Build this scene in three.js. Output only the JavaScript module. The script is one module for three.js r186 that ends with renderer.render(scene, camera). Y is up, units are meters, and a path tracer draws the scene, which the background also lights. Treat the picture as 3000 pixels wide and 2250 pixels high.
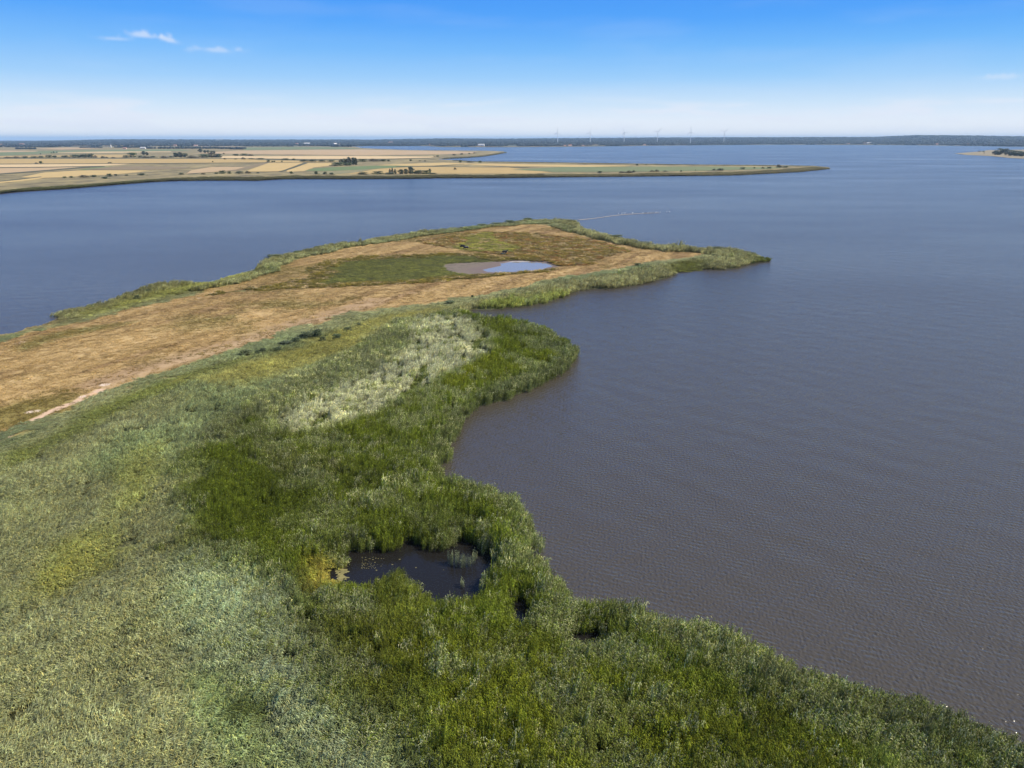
import * as THREE from 'three';
import { mergeGeometries } from 'three/addons/utils/BufferGeometryUtils.js';
import { MarchingCubes } from 'three/addons/objects/MarchingCubes.js';

// ---------------------------------------------------------------- camera, sky, sun, exposure
const EYE = 45, TILT = Math.atan2(717, 2094), FOCAL = 2094;
const scene = new THREE.Scene();
const camera = new THREE.PerspectiveCamera(2 * Math.atan(1125 / FOCAL) * 180 / Math.PI, 4 / 3, 0.5, 60000);
camera.position.set(0, EYE, 0);
camera.rotation.x = -TILT;
const renderer = new THREE.WebGLRenderer({ antialias: true });
renderer.toneMapping = THREE.LinearToneMapping;
renderer.toneMappingExposure = 1.35;
renderer.shadowMap.enabled = true;

const SUN_AZ = 92 * Math.PI / 180, SUN_EL = 47 * Math.PI / 180;   // azimuth from straight ahead towards the right
const sunDir = new THREE.Vector3(Math.sin(SUN_AZ) * Math.cos(SUN_EL), Math.sin(SUN_EL), -Math.cos(SUN_AZ) * Math.cos(SUN_EL));
const sun = new THREE.DirectionalLight(new THREE.Color().setRGB(1, 0.92, 0.77), 5);
sun.position.copy(sunDir).multiplyScalar(600); sun.position.z -= 200;
sun.target.position.set(0, 0, -200);
sun.castShadow = true;
Object.assign(sun.shadow.camera, { left: -500, right: 500, top: 400, bottom: -400, near: 1, far: 1600 });
sun.shadow.mapSize.set(4096, 4096);
scene.add(sun, sun.target);
scene.fog = new THREE.FogExp2(new THREE.Color().setRGB(0.48, 0.73, 1.0), 0.000042);

// ---------------------------------------------------------------- small maths
function rng(seed) { let s = seed >>> 0; return () => { s = (s + 0x6D2B79F5) | 0; let t = Math.imul(s ^ (s >>> 15), 1 | s); t = (t + Math.imul(t ^ (t >>> 7), 61 | t)) ^ t; return ((t ^ (t >>> 14)) >>> 0) / 4294967296; }; }
const lerp = (a, b, t) => a + (b - a) * t, clamp = (x, a = 0, b = 1) => x < a ? a : x > b ? b : x;
const sstep = (a, b, x) => { const t = clamp((x - a) / (b - a)); return t * t * (3 - 2 * t); };
const HT = new Float32Array(65536); { const r = rng(77); for (let i = 0; i < 65536; i++) HT[i] = r(); }
function vnoise(x, y) {
  const xi = Math.floor(x), yi = Math.floor(y); let u = x - xi, v = y - yi; u = u * u * (3 - 2 * u); v = v * v * (3 - 2 * v);
  const a = (yi & 255) << 8, b = ((yi + 1) & 255) << 8, c = xi & 255, d = (xi + 1) & 255;
  return lerp(lerp(HT[a | c], HT[a | d], u), lerp(HT[b | c], HT[b | d], u), v);
}
function fbm(x, y, o = 4) { let s = 0, a = 0.5, t = 0; for (let i = 0; i < o; i++) { s += a * vnoise(x, y); t += a; a *= 0.5; x = x * 2.03 + 17.3; y = y * 2.03 + 9.1; } return s / t; }
const toSRGB = c => c <= 0.0031308 ? c * 12.92 : 1.055 * Math.pow(c, 1 / 2.4) - 0.055;
const toLin = c => (c /= 255) <= 0.04045 ? c / 12.92 : Math.pow((c + 0.055) / 1.055, 2.4);
// where the sight line of a point of the survey photograph meets the level plane at height h (metres, y up, looking along -z)
const CT = Math.cos(TILT), ST = Math.sin(TILT);
function G(px, py, h = 0) { const dx = (px - 1500) / FOCAL, dy = (1125 - py) / FOCAL, vy = dy * CT - ST, vz = -(CT + dy * ST), t = (h - EYE) / vy; return [dx * t, vz * t]; }
const poly = (flat, h) => { const o = []; for (let i = 0; i < flat.length; i += 2) o.push(G(flat[i], flat[i + 1], h)); return o; };
const poly3 = flat => { const o = []; for (let i = 0; i < flat.length; i += 3) o.push(G(flat[i], flat[i + 1], flat[i + 2])); return o; };
const RGB = (r, g, b) => new THREE.Color().setRGB(r, g, b);

// ---------------------------------------------------------------- the sky: air, thin cloud
{
  const SKY = 1 / renderer.toneMappingExposure, W = 3072, Hh = 1536, data = new Float32Array(W * Hh * 4);
  const stops = [[-5, 255, 255, 255], [0, 255, 255, 255], [1.3, 238, 246, 255], [2.6, 206, 231, 253], [4.2, 160, 209, 253], [6, 122, 189, 253], [8, 84, 166, 252], [10, 66, 152, 248], [16, 50, 136, 242], [30, 50, 126, 222], [60, 64, 116, 188], [90, 66, 114, 178]];
  const wisps = [];
  const wisp = (px, py, w, h, tilt, a) => { const dx = (px - 1500) / FOCAL, dy = (1125 - py) / FOCAL, v = new THREE.Vector3(dx, dy * CT - ST, -(CT + dy * ST)).normalize(); wisps.push({ az: Math.atan2(v.x, -v.z) * 57.2958, el: Math.asin(v.y) * 57.2958, w: w / 40, h: h / 40, tilt, a }); };
  wisp(335, 112, 50, 6, 0.02, 0.45); wisp(425, 102, 52, 8, 0.02, 0.55); wisp(488, 113, 36, 8, -0.25, 0.6);
  wisp(640, 146, 50, 8, 0, 0.4); wisp(710, 146, 26, 6, 0, 0.22); wisp(560, 143, 25, 8, 0.1, 0.2);
  wisp(310, 326, 22, 9, 0.2, 0.3); wisp(2930, 224, 60, 6, 0, 0.4);
  for (let j = 0; j < Hh; j++) {
    const el = (j + 0.5) / Hh * 180 - 90;
    let k = 0; while (k < stops.length - 2 && el > stops[k + 1][0]) k++;
    const t = clamp((el - stops[k][0]) / (stops[k + 1][0] - stops[k][0]));
    const base = [1, 2, 3].map(c => lerp(toLin(stops[k][c]), toLin(stops[k + 1][c]), t));
    for (let i = 0; i < W; i++) {
      const lon = (i + 0.5) / W * 360 - 180, az = ((lon + 90 + 540) % 360) - 180;   // degrees from straight ahead, + to the right
      const deep = 0.06 * Math.sin(az * Math.PI / 180) * sstep(2, 10, el);
      let c = [base[0] * (1 - 4.2 * deep), base[1] * (1 - 0.9 * deep), base[2] * (1 - 0.1 * deep)];
      const ce = Math.cos(el / 57.2958), dot = ce * Math.sin(az / 57.2958) * sunDir.x + Math.sin(el / 57.2958) * sunDir.y - ce * Math.cos(az / 57.2958) * sunDir.z, ang = Math.acos(clamp(dot, -1, 1)) * 57.2958, glow = 0.9 * Math.exp(-ang * ang / 3000) * sstep(5, 22, el), far = sstep(62, 105, ang) * sstep(9, 20, el);
      c = [lerp(c[0] * (1 - 0.5 * far), 0.7, glow), lerp(c[1] * (1 - 0.2 * far), 0.8, glow), lerp(c[2], 0.95, glow)];
      let cl = 0;
      if (el > -1 && el < 9) {
        const lo = sstep(0.2, 1.1, el) * (1 - sstep(1.8, 3.2, el));
        cl += lo * 0.75 * sstep(0.48, 0.7, fbm(az * 0.22 + 40, el * 2.1 + 3, 5));
        cl += 0.07 * sstep(0.5, 0.9, fbm(az * 0.11 + 11, el * 0.9 + 50, 4)) * sstep(1, 3, el);
        for (const w of wisps) {
          const dx = az - w.az, dy = el - w.el - dx * w.tilt;
          if (Math.abs(dx) > w.w * 2 || Math.abs(dy) > w.h * 3) continue;
          const n = fbm(az * 2.6 + 7, el * 5 + 2, 5) - 0.5, d = Math.hypot(dx / w.w, (dy + n * 0.35) / w.h) + n * 1.1;
          cl += w.a * (1 - sstep(0.25, 1.15, d));
        }
      }
      cl = clamp(cl, 0, 0.85);
      const o = (j * W + i) * 4;
      data[o] = lerp(c[0], 0.83, cl) * SKY; data[o + 1] = lerp(c[1], 0.88, cl) * SKY; data[o + 2] = lerp(c[2], 0.98, cl) * SKY; data[o + 3] = 1;
    }
  }
  const sky = new THREE.DataTexture(data, W, Hh, THREE.RGBAFormat, THREE.FloatType);
  sky.mapping = THREE.EquirectangularReflectionMapping; sky.magFilter = THREE.LinearFilter; sky.minFilter = THREE.LinearFilter; sky.needsUpdate = true;
  scene.background = sky; scene.environment = sky;
}

// ---------------------------------------------------------------- bookkeeping of names and labels
const used = new Map();
function numbered(name) { const n = used.get(name) ?? 0; used.set(name, n + 1); return n ? `${name}_${String(n).padStart(3, '0')}` : name; }
function shadows(o) { o.traverse(m => { if (m.isMesh) { m.castShadow = true; m.receiveShadow = true; } }); return o; }
function thing(o, name, label, category, group) { o.name = numbered(name); o.userData = { label, category }; if (group) o.userData.group = group; scene.add(shadows(o)); return o; }
function structure(o, name, label, category) { o.name = numbered(name); o.userData = { kind: 'structure', label, category }; scene.add(shadows(o)); return o; }
function stuff(o, name, label, category) { o.name = numbered(name); o.userData = { kind: 'stuff', label, category }; scene.add(shadows(o)); return o; }
function part(geo, mat, name, parent) { const m = new THREE.Mesh(geo, mat); m.name = name; parent.add(m); return m; }
const ORD = ['first', 'second', 'third', 'fourth', 'fifth', 'sixth', 'seventh', 'eighth', 'ninth', 'tenth', 'eleventh', 'twelfth', 'thirteenth', 'fourteenth', 'fifteenth', 'sixteenth', 'seventeenth', 'eighteenth', 'nineteenth', 'twentieth', 'twenty-first', 'twenty-second', 'twenty-third', 'twenty-fourth', 'twenty-fifth', 'twenty-sixth', 'twenty-seventh', 'twenty-eighth'];

// ---------------------------------------------------------------- areas of the near peninsula as distance grids
const X0 = -285, X1 = 150, Z0 = -500, Z1 = 40, STEP = 1.5, NX = Math.ceil((X1 - X0) / STEP) + 1, NZ = Math.ceil((Z1 - Z0) / STEP) + 1;
function area(pts) {
  const g = new Float32Array(NX * NZ), n = pts.length;
  let bx0 = 1e9, bx1 = -1e9, bz0 = 1e9, bz1 = -1e9;
  for (const [x, z] of pts) { bx0 = Math.min(bx0, x); bx1 = Math.max(bx1, x); bz0 = Math.min(bz0, z); bz1 = Math.max(bz1, z); }
  for (let j = 0; j < NZ; j++) for (let i = 0; i < NX; i++) {
    const x = X0 + i * STEP, z = Z0 + j * STEP;
    const ox = Math.max(bx0 - x, 0, x - bx1), oz = Math.max(bz0 - z, 0, z - bz1);
    if (ox > 40 || oz > 40) { g[j * NX + i] = -Math.hypot(ox, oz); continue; }
    let d = 1e18, inside = false;
    for (let a = 0, b = n - 1; a < n; b = a++) {
      const ax = pts[a][0], az = pts[a][1], ex = pts[b][0] - ax, ez = pts[b][1] - az, wx = x - ax, wz = z - az;
      const t = clamp((wx * ex + wz * ez) / (ex * ex + ez * ez + 1e-9)), qx = wx - ex * t, qz = wz - ez * t;
      d = Math.min(d, qx * qx + qz * qz);
      if ((az > z) !== (pts[b][1] > z) && x < ex * (z - az) / ez + ax) inside = !inside;
    }
    g[j * NX + i] = (inside ? 1 : -1) * Math.sqrt(d);
  }
  return (x, z) => {
    let u = (x - X0) / STEP, v = (z - Z0) / STEP;
    u = clamp(u, 0, NX - 1.001); v = clamp(v, 0, NZ - 1.001);
    const i = u | 0, j = v | 0, a = u - i, b = v - j, k = j * NX + i;
    return (g[k] * (1 - a) + g[k + 1] * a) * (1 - b) + (g[k + NX] * (1 - a) + g[k + NX + 1] * a) * b;
  };
}
const shorePts = [...poly3([
  3050, 2190, 2.4, 2950, 2130, 2.4, 2750, 2050, 2.4, 2600, 2010, 2.4, 2430, 1960, 2.4, 2300, 1925, 2.4, 2200, 1880, 2.4, 2080, 1815, 2.4, 1960, 1800, 2.4, 1880, 1765, 2.4, 1800, 1742, 2.4, 1740, 1740, 2.4, 1690, 1752, 2.4,
  1668, 1748, 1.6, 1662, 1715, 1.6, 1650, 1680, 2, 1610, 1648, 2.4, 1560, 1634, 2.4, 1548, 1640, 0, 1562, 1600, 0.4, 1572, 1560, 1.6, 1560, 1512, 2.6, 1530, 1470, 2.6, 1480, 1435, 2.6, 1400, 1404, 2.6, 1330, 1394, 2.6, 1285, 1380, 2.6]),
...poly3([1276, 1372, 0, 1295, 1362, 0, 1312, 1348, 0, 1306, 1312, 0, 1350, 1284, 0, 1346, 1240, 0, 1380, 1222, 0, 1400, 1192, 0, 1440, 1182, 0, 1480, 1176, 0, 1530, 1152, 0, 1575, 1132, 0, 1620, 1112, 0, 1650, 1092, 0, 1672, 1075, 0, 1684, 1050, 0,
  1684, 1025, 1, 1672, 1000, 2, 1645, 980, 2.4, 1612, 955, 2.4, 1560, 940, 2.4, 1500, 926, 2.4, 1440, 921, 2.4, 1385, 919, 1.5, 1350, 914, 0]),
...poly3([1380, 907, 0, 1440, 908, 0, 1500, 900, 0, 1560, 893, 0, 1605, 887, 0, 1650, 866, 0, 1692, 855, 0, 1686, 848, 0, 1720, 848, 0, 1790, 845, 0, 1850, 838, 0, 1900, 828, 0, 1960, 812, 0, 1972, 800, 0, 2020, 795, 0, 2060, 790, 0, 2110, 790, 0, 2160, 785, 0, 2178, 777, 0, 2215, 770, 0, 2250, 765, 0, 2254, 760, 0,
  2232, 748, 1.5, 2190, 735, 2, 2140, 725, 2, 2080, 722, 2, 2000, 720, 1.5, 1940, 718, 1.5, 1900, 710, 2, 1850, 698, 2, 1800, 690, 2, 1740, 675, 2, 1705, 665, 2, 1693, 655, 2, 1690, 646, 2, 1660, 641, 2]),
...poly3([1600, 641, 1.5, 1540, 643, 1.5, 1480, 650, 1.5, 1400, 657, 1.5, 1300, 670, 1.5, 1230, 676, 1.5, 1180, 683, 1.5, 1100, 696, 1.5, 1050, 705, 1.5, 1000, 708, 1.5, 950, 716, 1.5, 900, 725, 1.8, 850, 737, 1.8, 810, 745, 1.8, 780, 752, 1.8, 765, 765, 1, 755, 778, 1.5, 700, 792, 1.8, 665, 800, 1.8, 620, 815, 1.8, 560, 818, 1.8, 480, 821, 1.8, 430, 831, 1.8, 380, 848, 1.8, 330, 865, 1.8, 280, 880, 1.8, 220, 893, 1.8, 172, 906, 1.5, 152, 918, 0, 158, 928, 0, 178, 934, 0,
  150, 942, 0, 110, 955, 0, 80, 958, 0, 40, 958, 1.5, 0, 962, 1.5, -100, 975, 1.5]),
[-270, -150], [-275, 34], [110, 34], [92, 0], [66, -22]];
const aLand = area(shorePts);
const aPond = area(poly3([972, 1708, 0.6, 980, 1652, 0, 1015, 1624, 0, 1085, 1614, 0, 1158, 1612, 0, 1192, 1584, 0, 1247, 1602, 0, 1304, 1613, 0, 1337, 1588, 0, 1390, 1596, 0, 1451, 1641, 0, 1460, 1660, 0.4, 1430, 1680, 1.6, 1424, 1728, 2.3, 1378, 1730, 2.3, 1329, 1741, 2.3, 1280, 1762, 2.3, 1268, 1731, 2.3, 1231, 1698, 2.3, 1190, 1662, 2.3, 1162, 1644, 2.3, 1134, 1648, 2.3, 1105, 1670, 2.2, 1081, 1694, 2, 1078, 1732, 1.5, 1044, 1727, 1.2, 1003, 1718, 0.8]));
const gaps = [area(poly3([1470, 1735, 1.8, 1487, 1752, 0.6, 1494, 1785, 0.3, 1500, 1806, 2, 1540, 1806, 2, 1556, 1772, 0, 1520, 1758, 0, 1494, 1738, 0.8])),
  area(poly3([1655, 1864, 1.4, 1672, 1856, 0, 1750, 1853, 0, 1778, 1858, 0.5, 1755, 1866, 2, 1700, 1870, 2.2])),
  area(poly3([1270, 2070, 0, 1340, 2060, 0, 1370, 2078, 0.4, 1350, 2105, 0.6, 1300, 2108, 0.6]))];
const aPasture = area(poly([0, 1288, 60, 1262, 110, 1238, 180, 1198, 250, 1168, 330, 1130, 420, 1103, 500, 1079, 600, 1049, 700, 1019, 800, 989, 900, 953, 1000, 923, 1100, 903, 1200, 893, 1300, 883, 1380, 868, 1480, 848, 1570, 834, 1650, 812, 1750, 796, 1850, 780, 1950, 762, 2040, 752, 2080, 742, 2070, 737, 1980, 735, 1900, 727, 1800, 707, 1720, 692, 1650, 668, 1610, 653, 1500, 657, 1380, 670, 1250, 687, 1150, 702, 1050, 717, 950, 737, 870, 757, 800, 787, 740, 812, 660, 832, 560, 854, 450, 882, 330, 907, 230, 932, 150, 950, 0, 985, -300, 1030, -500, 1180, -300, 1350], 0.7));
const aMeadow1 = area(poly([905, 788, 960, 765, 1080, 752, 1200, 748, 1300, 743, 1400, 745, 1450, 753, 1560, 757, 1640, 772, 1632, 788, 1500, 806, 1350, 820, 1200, 832, 1050, 840, 900, 847, 750, 852, 630, 862, 700, 848, 760, 840, 850, 832, 910, 812], 0.5));
const aMeadow2 = area(poly([1215, 706, 1290, 700, 1370, 682, 1440, 680, 1560, 685, 1680, 695, 1760, 710, 1850, 735, 1800, 750, 1700, 776, 1640, 782, 1600, 765, 1560, 757, 1480, 748, 1360, 732, 1260, 718], 0.5));
const aBright = area(poly([1330, 735, 1360, 700, 1400, 682, 1440, 684, 1460, 705, 1520, 725, 1500, 740, 1420, 738], 0.5));
const aMud = area(poly([1298, 776, 1330, 770, 1440, 767, 1500, 763, 1600, 766, 1632, 779, 1600, 790, 1500, 800, 1400, 805, 1345, 801, 1306, 791], 0.4));
const aLagoon = area(poly([1411, 790, 1440, 784, 1471, 778, 1462, 772, 1500, 766, 1560, 765, 1615, 771, 1627, 779, 1590, 788, 1520, 797, 1470, 798, 1430, 796], 0.35));
const aStripA = area(poly([40, 1010, 90, 985, 210, 958, 330, 945, 420, 938, 330, 962, 240, 980, 150, 1002, 60, 1035], 0.7));
const aOliveL = area(poly([-100, 1200, 60, 1165, 180, 1150, 215, 1180, 190, 1215, 120, 1240, 0, 1265, -100, 1300], 0.6));
const aYellowTurf = area(poly([640, 1070, 740, 1035, 850, 1003, 960, 965, 1060, 930, 1180, 905, 1280, 893, 1250, 912, 1150, 925, 1080, 960, 1010, 1010, 900, 1050, 760, 1085], 0.8));
const aInlet = area(poly([1350, 900, 1300, 893, 1240, 905, 1250, 925, 1340, 922], 0.5));
function line(flat, h) { const p = poly(flat, h); return (x, z) => { let d = 1e9; for (let i = 1; i < p.length; i++) { const ax = p[i - 1][0], az = p[i - 1][1], ex = p[i][0] - ax, ez = p[i][1] - az, t = clamp(((x - ax) * ex + (z - az) * ez) / (ex * ex + ez * ez)); d = Math.min(d, Math.hypot(x - ax - ex * t, z - az - ez * t)); } return d; }; }
const track1 = line([-60, 1320, 0, 1283, 90, 1232, 140, 1203, 220, 1172, 290, 1137], 0.6), track2 = line([290, 1137, 420, 1088, 560, 1042, 700, 1002, 850, 960, 1000, 912, 1150, 870, 1300, 843, 1480, 822, 1700, 797, 1850, 775, 2040, 748], 0.7);
const track3 = line([300, 1118, 480, 1058, 640, 1018, 800, 965, 960, 920, 1100, 880], 0.7);
const ditch = line([770, 805, 830, 807, 900, 810], 0.6);

function groundHeight(x, z) {
  const l = aLand(x, z);
  let h = l < 0 ? Math.max(-1.4, l * 0.35) - 0.02 : Math.min(0.22, l * 0.05);
  if (l > 0) {
    const p = aPasture(x, z);
    h += 0.55 * sstep(-4, 22, p) + 0.35 * (fbm(x / 22, z / 22, 3) - 0.5) * sstep(0, 12, l);
    const b = Math.max(aMeadow1(x, z), aMeadow2(x, z));
    h -= 0.28 * sstep(-6, 6, b);
    const m = aMud(x, z); if (m > -8) h = lerp(h, 0.33 - 0.05 * sstep(0, 6, m), sstep(-5, 1.5, m));
    const g = aLagoon(x, z); if (g > -4) h -= 0.22 * sstep(-1.2, 3, g) - 0.02;
    h = Math.max(h, 0.03);
    const q = Math.max(aPond(x, z), gaps[0](x, z), gaps[1](x, z));
    if (q > -2) h = lerp(h, -0.6, sstep(-1.4, 0.5, q));
  }
  return h;
}
const hg = new Float32Array(NX * NZ);
for (let j = 0; j < NZ; j++) for (let i = 0; i < NX; i++) hg[j * NX + i] = groundHeight(X0 + i * STEP, Z0 + j * STEP);
function heightAt(x, z) { const u = clamp((x - X0) / STEP, 0, NX - 1.001), v = clamp((z - Z0) / STEP, 0, NZ - 1.001), i = u | 0, j = v | 0, a = u - i, b = v - j, k = j * NX + i; return (hg[k] * (1 - a) + hg[k + 1] * a) * (1 - b) + (hg[k + NX] * (1 - a) + hg[k + NX + 1] * a) * b; }

// ---------------------------------------------------------------- the near peninsula: ground
const AL = G(250, 1170, 0.6), BL = G(1100, 890, 0.6), AN = Math.atan2(BL[1] - AL[1], BL[0] - AL[0]), CA = Math.cos(AN), SA = Math.sin(AN);
const pickLawn = (x, z) => {
  const u = x * CA + z * SA, v = -x * SA + z * CA;
  return { streak: fbm(u / 34, v / 3.2, 4), fine: fbm(x / 1.7, z / 1.7, 3), mown: fbm(u / 60 + 9, v / 1.1, 2), big: fbm(x / 38 + 5, z / 38, 4), mid: fbm(u / 14 + 50, v / 7, 4) };
};
{
  const W = 2048, Hh = 2048, px = new Uint8Array(W * Hh * 4), r = rng(5);
  const mix = (c, d, t) => { c[0] += (d[0] - c[0]) * t; c[1] += (d[1] - c[1]) * t; c[2] += (d[2] - c[2]) * t; };
  for (let j = 0; j < Hh; j++) for (let i = 0; i < W; i++) {
    const x = X0 + (i + 0.5) / W * (X1 - X0), z = Z0 + (j + 0.5) / Hh * (Z1 - Z0), o = (j * W + i) * 4;
    const l = aLand(x, z);
    let c = [0.07, 0.06, 0.04];
    if (l > -6) {
      const s = pickLawn(x, z), p = aPasture(x, z) + (s.mid - 0.5) * 9 + (s.fine - 0.5) * 2;
      c = [0.05, 0.055, 0.02];                                                     // peat under the reeds
      mix(c, [0.15, 0.16, 0.045], sstep(-14, 2, p));                               // short green margin
      const y = aYellowTurf(x, z) + (s.fine - 0.5) * 6; mix(c, [0.24, 0.21, 0.055], 0.8 * sstep(-3, 4, y));
      mix(c, [0.355, 0.24, 0.088], sstep(-2, 2.5, p));                             // parched grass
      if (p > -3) {
        const k = sstep(-3, 2, p);
        mix(c, [0.46, 0.32, 0.14], k * 0.8 * sstep(0.5, 0.78, s.streak));
        mix(c, [0.23, 0.135, 0.055], k * 0.75 * sstep(0.5, 0.24, s.streak));
        mix(c, [0.22, 0.18, 0.055], k * 0.8 * sstep(0.5, 0.68, s.big) * sstep(0.38, 0.6, s.mid));
        mix(c, [0.5, 0.35, 0.18], k * 0.55 * sstep(0.6, 0.8, s.fine) * sstep(0.45, 0.6, s.mid));
        mix(c, [0.2, 0.12, 0.05], k * 0.5 * sstep(0.4, 0.2, s.fine));
      }
      const st = aStripA(x, z) + (s.fine - 0.5) * 5 + (s.mid - 0.5) * 6; mix(c, [0.15, 0.15, 0.035], 0.75 * sstep(-1, 3, st));
      const ol = aOliveL(x, z) + (s.mid - 0.5) * 12 + (s.fine - 0.5) * 4; mix(c, [0.17, 0.14, 0.025], 0.85 * sstep(-4, 4, ol)); if (p > 0) mix(c, [0.24, 0.145, 0.05], 0.5 * sstep(26, 4, p) * sstep(0.35, 0.6, s.big));
      const t1 = track1(x, z), t2 = track2(x, z), t3 = track3(x, z);
      mix(c, [0.28, 0.185, 0.10], 0.75 * sstep(5.5, 1, t3 + (s.mid - 0.5) * 4));
      mix(c, [0.42, 0.29, 0.155], 0.45 * sstep(1.6, 0.3, t2 + (s.fine - 0.5) * 1.6));
      mix(c, [0.50, 0.34, 0.23], 0.9 * sstep(1.1, 0.4, t1 + (s.fine - 0.5)));
      const m1 = aMeadow1(x, z) + (s.fine - 0.5) * 4 + (s.mid - 0.5) * 7, m2 = aMeadow2(x, z) + (s.fine - 0.5) * 5 + (s.mid - 0.5) * 9;
      mix(c, [0.11, 0.105, 0.022], sstep(-1.5, 1.5, m1)); mix(c, [0.15, 0.115, 0.03], sstep(-1.5, 2, m2));
      const br = aBright(x, z) + (s.fine - 0.5) * 6 + (s.mid - 0.5) * 8; mix(c, [0.21, 0.20, 0.035], 0.85 * sstep(-2, 4, br));
      if (m1 > 4) mix(c, [0.085, 0.10, 0.02], 0.6 * sstep(4, 10, m1));
      const d = ditch(x, z); mix(c, [0.09, 0.07, 0.03], 0.8 * sstep(1.4, 0.5, d + (s.fine - 0.5)));
      const mu = aMud(x, z) + (s.fine - 0.5) * 2.2; 
      if (mu > -2) { const crack = Math.abs(fbm(x / 9 + 3, z / 9, 3) - 0.5); mix(c, [0.135, 0.104, 0.075], sstep(-0.6, 0.8, mu)); if (mu > 0) mix(c, [0.08, 0.068, 0.045], 0.7 * sstep(0.45, 0.65, s.fine) * sstep(0.4, 0.6, s.mid)); mix(c, [0.07, 0.05, 0.035], sstep(0.012, 0.004, crack) * 0.7 * sstep(0, 2, mu)); const lg = aLagoon(x, z); mix(c, [0.12, 0.085, 0.075], 0.8 * sstep(-9, -1, lg)); mix(c, [0.42, 0.40, 0.38], 0.6 * sstep(-1.2, -0.2, lg + (s.fine - 0.5) * 1.4) * sstep(0.55, 0.7, s.mid)); }
      // bare sandy spots
      const spot = (qx, qy, w, hh) => { const [sx, sz] = G(qx, qy, 0.7), [ex] = G(qx + w, qy, 0.7), [, ez] = G(qx, qy + hh, 0.7); mix(c, [0.58, 0.46, 0.36], 0.8 * sstep(1.25, 0.7, Math.hypot((x - sx) / (ex - sx), (z - sz) / (ez - sz)) + (s.fine - 0.5) * 1.2)); };
      if (x < -20 && x > -140) { spot(304, 1121, 14, 4); spot(294, 1142, 10, 4); spot(240, 1155, 9, 3); spot(97, 1200, 18, 5); spot(60, 1000, 12, 6); spot(582, 871, 6, 3); }
      const g = 0.9 + 0.2 * r(); c = c.map(v => v * g);
    }
    px[o] = 255 * toSRGB(c[0]) + r(); px[o + 1] = 255 * toSRGB(c[1]) + r(); px[o + 2] = 255 * toSRGB(c[2]) + r(); px[o + 3] = 255;
  }
  const tex = new THREE.DataTexture(px, W, Hh); tex.colorSpace = THREE.SRGBColorSpace; tex.magFilter = THREE.LinearFilter; tex.needsUpdate = true;
  const pos = new Float32Array(NX * NZ * 3), uv = new Float32Array(NX * NZ * 2), idx = [];
  for (let j = 0; j < NZ; j++) for (let i = 0; i < NX; i++) {
    const k = j * NX + i, x = X0 + i * STEP, z = Z0 + j * STEP;
    pos.set([x, hg[k] + (hg[k] > 0.25 ? 0.05 * (r() - 0.5) : 0), z], k * 3); uv.set([(x - X0) / (X1 - X0), (z - Z0) / (Z1 - Z0)], k * 2);
    if (i < NX - 1 && j < NZ - 1) { if (Math.max(hg[k], hg[k + 1], hg[k + NX], hg[k + NX + 1]) > -1.2) idx.push(k, k + NX, k + 1, k + 1, k + NX, k + NX + 1); }
  }
  const g = new THREE.BufferGeometry(); g.setAttribute('position', new THREE.BufferAttribute(pos, 3)); g.setAttribute('uv', new THREE.BufferAttribute(uv, 2)); g.setIndex(idx); g.computeVertexNormals();
  structure(new THREE.Mesh(g, new THREE.MeshStandardMaterial({ map: tex, roughness: 0.95 })), 'near_ground', 'brown parched pasture ground of the low peninsula reaching into the lake', 'ground');
}

// ---------------------------------------------------------------- water
function waveMap(N, size, waves, seed, slope, dirDeg, spread, lmin, lmax) {
  const r = rng(seed), sx = new Float32Array(N * N), sy = new Float32Array(N * N), TB = 4096, tab = new Float32Array(TB);
  for (let i = 0; i < TB; i++) tab[i] = Math.cos(i / TB * 2 * Math.PI);
  for (let w = 0; w < waves; w++) {
    const L = lmin * Math.pow(lmax / lmin, r()), a = (dirDeg + (r() + r() + r() - 1.5) * spread) * Math.PI / 180;
    const kx = Math.round(Math.cos(a) * size / L), ky = Math.round(Math.sin(a) * size / L), kk = Math.hypot(kx, ky) || 1, ph = r() * TB;
    const amp = slope * (0.6 + 0.8 * r()) * Math.sqrt(2 / waves);
    for (let j = 0; j < N; j++) for (let i = 0; i < N; i++) { const c = amp * tab[(((kx * i + ky * j) * (TB / N) + ph) | 0) & (TB - 1)]; sx[j * N + i] += c * kx / kk; sy[j * N + i] += c * ky / kk; }
  }
  const d = new Uint8Array(N * N * 4);
  for (let i = 0; i < N * N; i++) { const x = -sx[i], y = -sy[i], q = 1 / Math.hypot(x, y, 1); d.set([127.5 + 127.5 * x * q, 127.5 + 127.5 * y * q, 127.5 + 127.5 * q, 255], i * 4); }
  const t = new THREE.DataTexture(d, N, N); t.wrapS = t.wrapT = THREE.RepeatWrapping; t.magFilter = THREE.LinearFilter; t.needsUpdate = true; return t;
}
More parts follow.
